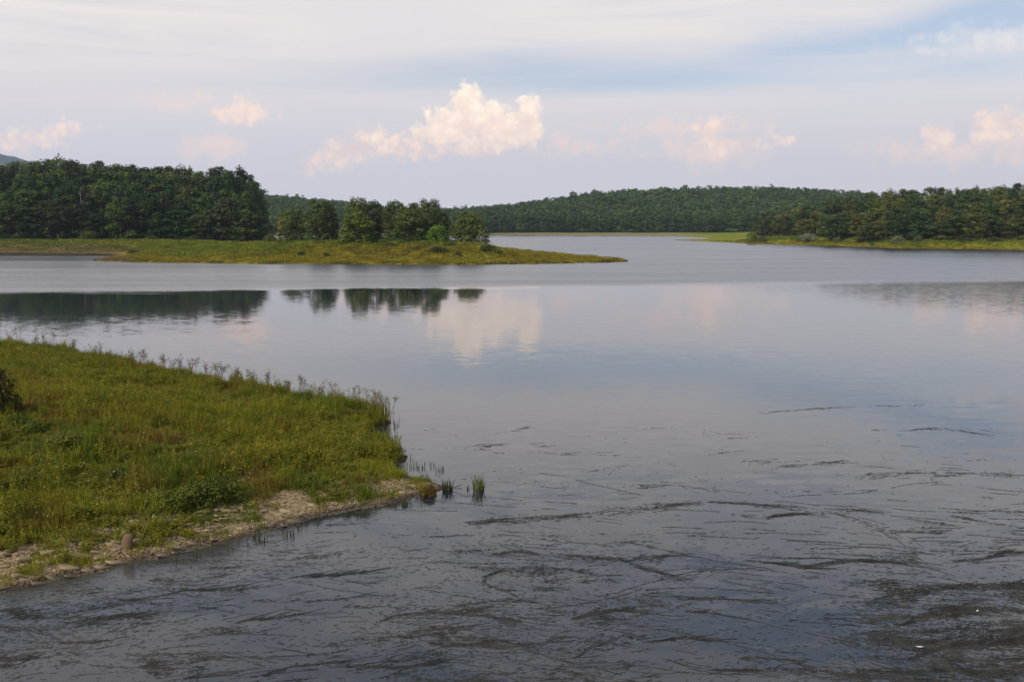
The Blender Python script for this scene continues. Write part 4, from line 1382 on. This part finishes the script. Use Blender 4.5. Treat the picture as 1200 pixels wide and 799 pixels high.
# flowers: scattered small heads nobody could count
rg = np.random.default_rng(33)
P_, C_ = [], []
for (px, py, sx_, sy_, k_, cc) in ((316, 516, 18, 12, 330, (0.42, 0.20, 0.02)), (352, 482, 30, 12, 150, (0.36, 0.19, 0.03)), (400, 500, 30, 14, 120, (0.34, 0.22, 0.03)), (270, 545, 60, 22, 160, (0.30, 0.20, 0.05)),
                                   (205, 470, 110, 40, 140, (0.36, 0.36, 0.22)), (120, 560, 110, 60, 150, (0.34, 0.34, 0.28)), (60, 440, 70, 25, 160, (0.32, 0.32, 0.10)), (240, 470, 60, 22, 240, (0.16, 0.06, 0.025)), (190, 455, 50, 14, 240, (0.15, 0.06, 0.025)), (40, 612, 50, 18, 60, (0.26, 0.16, 0.06))):
    q = np.stack([px + rg.normal(size=k_) * sx_ * 0.6, py + rg.normal(size=k_) * sy_ * 0.6], 1)
    g0 = np.array([at(a, b_, 0.9) for a, b_ in q])
    h_, s_, _ = bank_h(g0[:, 0], g0[:, 1], True)
    ok = (s_ > 0.5) & (q[:, 0] > -20)
    for i in np.nonzero(ok)[0]:
        P_.append((g0[i, 0], g0[i, 1], h_[i] + rg.uniform(0.2, 0.42))); C_.append(np.array(cc) * rg.uniform(0.7, 1.3))
P_ = np.array(P_)
V, F = leaf_quads(P_, rg.normal(size=P_.shape) * 0.4 + (0, -0.5, 0.8), 0.016, rg, 0.8)
o = add('wild_flowers', mk_mesh('wild_flowers', V, [F], M_flower, vcol={'col': ('FACE', np.array(C_))}))
tag(o, 'orange, white and rust flower heads dotted through the bank grass', kind='stuff')

# small pebbles among the slabs
rg = np.random.default_rng(44)
n0 = 9000
s = rg.uniform(0, cum[-1], n0); i = np.clip(np.searchsorted(cum, s) - 1, 0, len(seg) - 1); f = ((s - cum[i]) / seg[i])[:, None]
p2 = fl[i] * (1 - f) + fl[i + 1] * f
d2 = (fl[i + 1] - fl[i]) / seg[i][:, None]
p2 = p2 + np.stack([-d2[:, 1], d2[:, 0]], 1) * rg.uniform(-0.2, 1.8, n0)[:, None]
h_, s_, _ = bank_h(p2[:, 0], p2[:, 1], True)
ok = (s_ > -0.1) & (fbm(p2[:, 0] / 0.9, p2[:, 1] / 0.9, 19) > 0.42) & (px_of(p2[:, 0], p2[:, 1], 0.2) < 506)
p2 = p2[ok]; h_ = h_[ok]; n = len(p2)
scatter('pebbles', np.c_[p2, h_], rg.uniform(-0.5, 0.5, (n, 3)) + np.c_[np.zeros((n, 2)), rg.uniform(0, 6, n)], rg.uniform(0.025, 0.085, (n, 1)) * np.array((1.2, 0.9, 0.8)), rg.integers(0, 9, n), RK, label='small broken stones between the slabs on the near shore')

# ------------------------------------------------------------------ floating weed
rg = np.random.default_rng(55)
WV, WF = [], []
wn = 0


def strands(X0, Y0, L_, A, W_, swirl, K=8):
    """many ribbons at once; A is the heading, swirl how far the eddies bend it"""
    global wn
    n = len(X0)
    P = np.zeros((n, K, 2)); x, y = X0.copy(), Y0.copy()
    st = L_ / (K - 1); ph = rg.uniform(0, 6.28, n)
    for k in range(K):
        P[:, k, 0] = x; P[:, k, 1] = y
        a = A + swirl * (fbm(x / 2.6, y / 2.6, 301, 3) - 0.5) + 0.16 * np.sin(ph + k * 1.3)
        x = x + np.cos(a) * st; y = y + np.sin(a) * st
    d = np.gradient(P, axis=1); d /= np.linalg.norm(d, axis=2, keepdims=True) + 1e-9
    nn = np.stack([-d[..., 1], d[..., 0]], -1)
    tw = W_[:, None, None] * np.sin(np.pi * (0.05 + 0.9 * np.linspace(0, 1, K)))[None, :, None]
    zlo = np.full((n, K, 1), 0.003); zhi = np.full((n, K, 1), 0.009)
    a = np.concatenate([P - nn * tw, zlo], 2); c = np.concatenate([P, zhi], 2); b_ = np.concatenate([P + nn * tw, zlo], 2)
    WV.append(np.stack([a, c, b_], 2).reshape(-1, 3))
    base_ = wn + np.arange(n)[:, None, None] * K * 3 + np.arange(K - 1)[None, :, None] * 3
    WF.append(np.concatenate([(base_ + np.array([0, 1, 4, 3])).reshape(-1, 4), (base_ + np.array([1, 2, 5, 4])).reshape(-1, 4)]))
    wn += n * K * 3


curves = [  # px polylines, spread m, strands per m
    ([(137, 704), (220, 694), (290, 687), (358, 677), (430, 668)], 0.22, 27), ([(215, 795), (330, 785), (380, 780), (460, 780), (520, 779)], 0.10, 27), ([(275, 731), (316, 722), (354, 718)], 0.10, 32),
    ([(433, 735), (454, 725), (500, 722), (558, 722), (608, 724)], 0.10, 27), ([(430, 785), (458, 775), (500, 768), (560, 760)], 0.12, 31), ([(547, 615), (617, 608), (675, 604), (745, 595), (821, 589), (908, 592), (967, 598), (1019, 601)], 0.42, 27),
    ([(576, 647), (646, 651), (716, 653), (745, 662), (774, 670)], 0.12, 37), ([(660, 650), (716, 653), (780, 652), (827, 655), (908, 660), (955, 664), (996, 656), (1083, 658), (1160, 650), (1230, 640)], 0.14, 35),
    ([(897, 605), (920, 602), (943, 604)], 0.14, 43), ([(792, 701), (827, 700), (885, 706)], 0.05, 29), ([(800, 712), (860, 722)], 0.05, 32), ([(669, 723), (733, 718), (792, 729)], 0.08, 37), ([(500, 752), (600, 754), (657, 761)], 0.09, 35),
    ([(670, 770), (700, 752), (760, 750), (827, 748)], 0.08, 31), ([(862, 764), (908, 767), (943, 776)], 0.05, 43), ([(827, 780), (955, 790), (1020, 792)], 0.10, 31), ([(1118, 607), (1160, 612), (1215, 620)], 0.25, 24), ([(1015, 475), (1080, 475)], 0.3, 7),
    ([(1020, 504), (1100, 502), (1155, 509)], 0.3, 10), ([(830, 532), (870, 529)], 0.25, 6), ([(890, 484), (975, 478)], 0.3, 6), ([(1010, 560), (1080, 550), (1180, 556)], 0.5, 14), ([(900, 548), (990, 540)], 0.4, 10),
    ([(950, 596), (1010, 610), (1050, 628), (1075, 650)], 0.5, 10), ([(1020, 700), (1080, 690), (1150, 684), (1220, 690)], 0.2, 37), ([(1050, 735), (1100, 720), (1180, 712), (1230, 716)], 0.24, 43), ([(1060, 770), (1110, 752), (1160, 756), (1220, 748)], 0.25, 50),
    ([(1000, 788), (1080, 780), (1150, 782), (1220, 776)], 0.16, 43), ([(590, 668), (560, 680), (600, 690)], 0.06, 21), ([(700, 625), (760, 640), (800, 648)], 0.1, 13), ([(0, 735), (60, 728), (120, 712)], 0.3, 16), ([(300, 700), (340, 704), (420, 700)], 0.15, 14), ([(180, 765), (200, 762), (260, 768)], 0.2, 10),
]
for pl, spread, den in curves:
    w_ = np.array([at(px, py)[:2] for px, py in pl])
    # smooth the drawn line
    for _ in range(2):
        q_ = [w_[0]]
        for a_, b_ in zip(w_[:-1], w_[1:]): q_ += [a_ * .75 + b_ * .25, a_ * .25 + b_ * .75]
        w_ = np.array(q_ + [w_[-1]])
    sg = np.linalg.norm(np.diff(w_, axis=0), axis=1); cu = np.concatenate([[0], np.cumsum(sg)])
    for part_, kmul in ((0, 0.42), (1, 3.4)):
        n = int(cu[-1] * den * kmul)
        s0 = rg.uniform(0, cu[-1], n)
        dn = fbm(s0 * 1.3 + pl[0][0], np.full(n, 0.5), 7, 5)
        s0 = s0[dn > rg.uniform(0.30, 0.62, n)]; n = len(s0)
        i = np.clip(np.searchsorted(cu, s0) - 1, 0, len(sg) - 1)
        f = ((s0 - cu[i]) / sg[i])[:, None]; p = w_[i] * (1 - f) + w_[i + 1] * f
        d_ = w_[i + 1] - w_[i]
        wob = (fbm(s0 * 0.8 + pl[0][1], np.full(n, 2.5), 17, 4) - 0.5) * 0.9
        p = p + np.stack([0 * wob, wob], 1) + rg.normal(size=(n, 2)) * spread * 0.42 * (0.10 + 1.6 * fbm(s0 / 0.9, s0 * 0 + pl[0][1], 13, 3) ** 2)[:, None] * (1.0, 1.2)
        far_ = 1 + 0.03 * np.maximum(p[:, 1] - 28, 0)
        ang = np.arctan2(d_[:, 1], d_[:, 0])
        if part_ == 0: strands(p[:, 0], p[:, 1], rg.uniform(0.2, 1.0, n) * far_, ang + rg.normal(size=n) * 0.14, rg.uniform(0.0012, 0.0042, n) * far_ * sstep(p[:, 1], 46, 30).clip(0.5, 1), 0.9)
        else: strands(p[:, 0], p[:, 1], rg.uniform(0.02, 0.16, n) * far_, ang + rg.normal(size=n) * 0.55, rg.uniform(0.0012, 0.0042, n) * far_ * sstep(p[:, 1], 46, 30).clip(0.5, 1), 0.6, 3)
# fine threads that the eddies have drawn out into long curves
nth = 420
D = rg.uniform(17.2, 36, nth); x = rg.uniform(-0.54, 0.54, nth) * D
px = px_of(x, D, 0); py = 262 + 1200 * 8 / D
keep_ = rg.uniform(size=nth) < (0.25 + 0.3 * sstep(py, 590, 690) + 0.6 * sstep(px, 800, 1100)) * sstep(py + 0.05 * (px - 600), 540, 640)
x, D = x[keep_], D[keep_]; nth = len(x)
hx = rg.choice([0.0, math.pi], nth) + rg.normal(size=nth) * 0.15
LL = rg.uniform(0.8, 4.5, nth)
XS, YS, AS = [], [], []
for k in range(60):
    a = hx + 1.9 * (fbm(x / 2.4, D / 1.9, 371, 3) - 0.5)
    live = (k * 0.075 < LL) & (fbm(x * 1.5, D * 1.5, 381, 3) > 0.43)
    XS.append(x[live]); YS.append(D[live]); AS.append(a[live])
    x = x + np.cos(a) * 0.075; D = D + np.sin(a) * 0.075
XS = np.concatenate(XS); YS = np.concatenate(YS); AS = np.concatenate(AS)
ok = sdf(bank_poly, XS, YS) < -0.2
XS, YS, AS = XS[ok], YS[ok], AS[ok]; n = len(XS)
strands(XS + rg.normal(size=n) * 0.012, YS + rg.normal(size=n) * 0.012, rg.uniform(0.06, 0.20, n), AS + rg.normal(size=n) * 0.14, rg.uniform(0.0008, 0.0032, n), 0.4, 3)
print('threads', n)
n = 900000
D = rg.uniform(17.0, 40, n); x = rg.uniform(-0.56, 0.56, n) * D
px = px_of(x, D, 0); py = 262 + 1200 * 8 / D
sd_ = sdf(bank_poly, x, D)
# drawn out, curling patches
wa = (fbm(x / 4.0, D / 3.0, 321, 3) - 0.5) * 5.0; wb = (fbm(x / 2.0 + 9, D / 1.6, 331, 3) - 0.5) * 2.4
dn = 0.6 * fbm((x + wa) / 2.2, (D + wb) / 0.55, 311, 5) + 0.4 * fbm((x + wa) / 0.8, (D + wb) / 0.20, 341, 3)
dn2 = fbm(x / 5.0, D / 4.0, 351, 3)
cover = 0.30 * sstep(py, 590, 690) + 0.10 + 0.95 * sstep(px, 840, 1100) * sstep(py, 655, 745) + 0.35 * sstep(px, 430, 60) * sstep(py, 690, 770) + 0.25 * sstep(py, 730, 799)
cover *= sstep(py + 0.05 * (px - 600), 530, 640) * (0.35 + 1.3 * sstep(dn2, 0.35, 0.65))
thr = 0.66 - 0.15 * np.clip(cover, 0, 1.2)
wt = sstep(dn, thr - 0.02, thr + 0.16) * (0.35 + 0.65 * np.clip(cover, 0, 1))
ok = (rg.uniform(size=n) < wt * 0.46 + 0.045 * cover) & (sd_ < -0.2)
x, D = x[ok], D[ok]; n = min(len(x), 140000); x, D = x[:n], D[:n]
lng = rg.uniform(size=n) < 0.07
aa = np.clip((fbm(x / 1.5, D / 1.2, 361, 3) - 0.5) * 2.2, -0.7, 0.7)
strands(x[lng], D[lng], rg.uniform(0.15, 0.7, lng.sum()), aa[lng] + rg.normal(size=lng.sum()) * 0.12, rg.uniform(0.0009, 0.0028, lng.sum()), 1.4)
sh_ = ~lng
strands(x[sh_], D[sh_], rg.uniform(0.02, 0.13, sh_.sum()), aa[sh_] + rg.normal(size=sh_.sum()) * 0.3, rg.uniform(0.0009, 0.0034, sh_.sum()), 0.5, 3)
print('loose strands', n)
o = add('floating_weed', mk_mesh('floating_weed', np.concatenate(WV), [np.concatenate(WF)], M_weed))
tag(o, 'dark strands of water weed drifting on the near water', kind='stuff')
print('weed quads', sum(len(f) for f in WF))

# white scraps afloat
def scrap(px, py, L_, label, rz):
    p = at(px, py)
    b = Bag(); b.add(*leaf_blade(L_, L_ * 0.16, 0.5)); VF = leaf_blade(L_ * 0.5, L_ * 0.12, 0.9)
    b.add(VF[0] * (1, 1, 1.2) + (L_ * .3, L_ * .14, 0.01), VF[1])
    o = add('floating_feather', b.mesh('floating_feather', M_scrap), None, (p[0], p[1], 0.02), (0, 0, rz))
    tag(o, label, 'feather')


scrap(1073, 758, 0.17, 'small white feather floating amid the dark weed at lower right', R(-50))
scrap(1144, 717, 0.07, 'tiny white fleck floating on the weed right of the larger white feather', R(20))

# ------------------------------------------------------------------ haze
hv = np.array([(x, y, z) for z in (-2.6, 345) for x, y in ((-3200, -200), (3200, -200), (3200, 5150), (-3200, 5150))], float)
hf = np.array([(3, 2, 1, 0), (4, 5, 6, 7), (0, 1, 5, 4), (1, 2, 6, 5), (2, 3, 7, 6), (3, 0, 4, 7)])
M_haze = bpy.data.materials.new('haze'); M_haze.use_nodes = True
T = NT(M_haze.node_tree)
vol = T.n('ShaderNodeVolumePrincipled')
vol.inputs['Color'].default_value = (0.64, 0.82, 1.0, 1)
vol.inputs['Density'].default_value = 0.00008
vol.inputs['Anisotropy'].default_value = 0.2
vo = T.n('ShaderNodeOutputMaterial'); T.link(vol.outputs[0], vo.inputs['Volume'])
hz_ = add('haze', mk_mesh('haze', hv, [hf], M_haze))
tag(hz_, 'thin pale haze over the lake', kind='stuff')
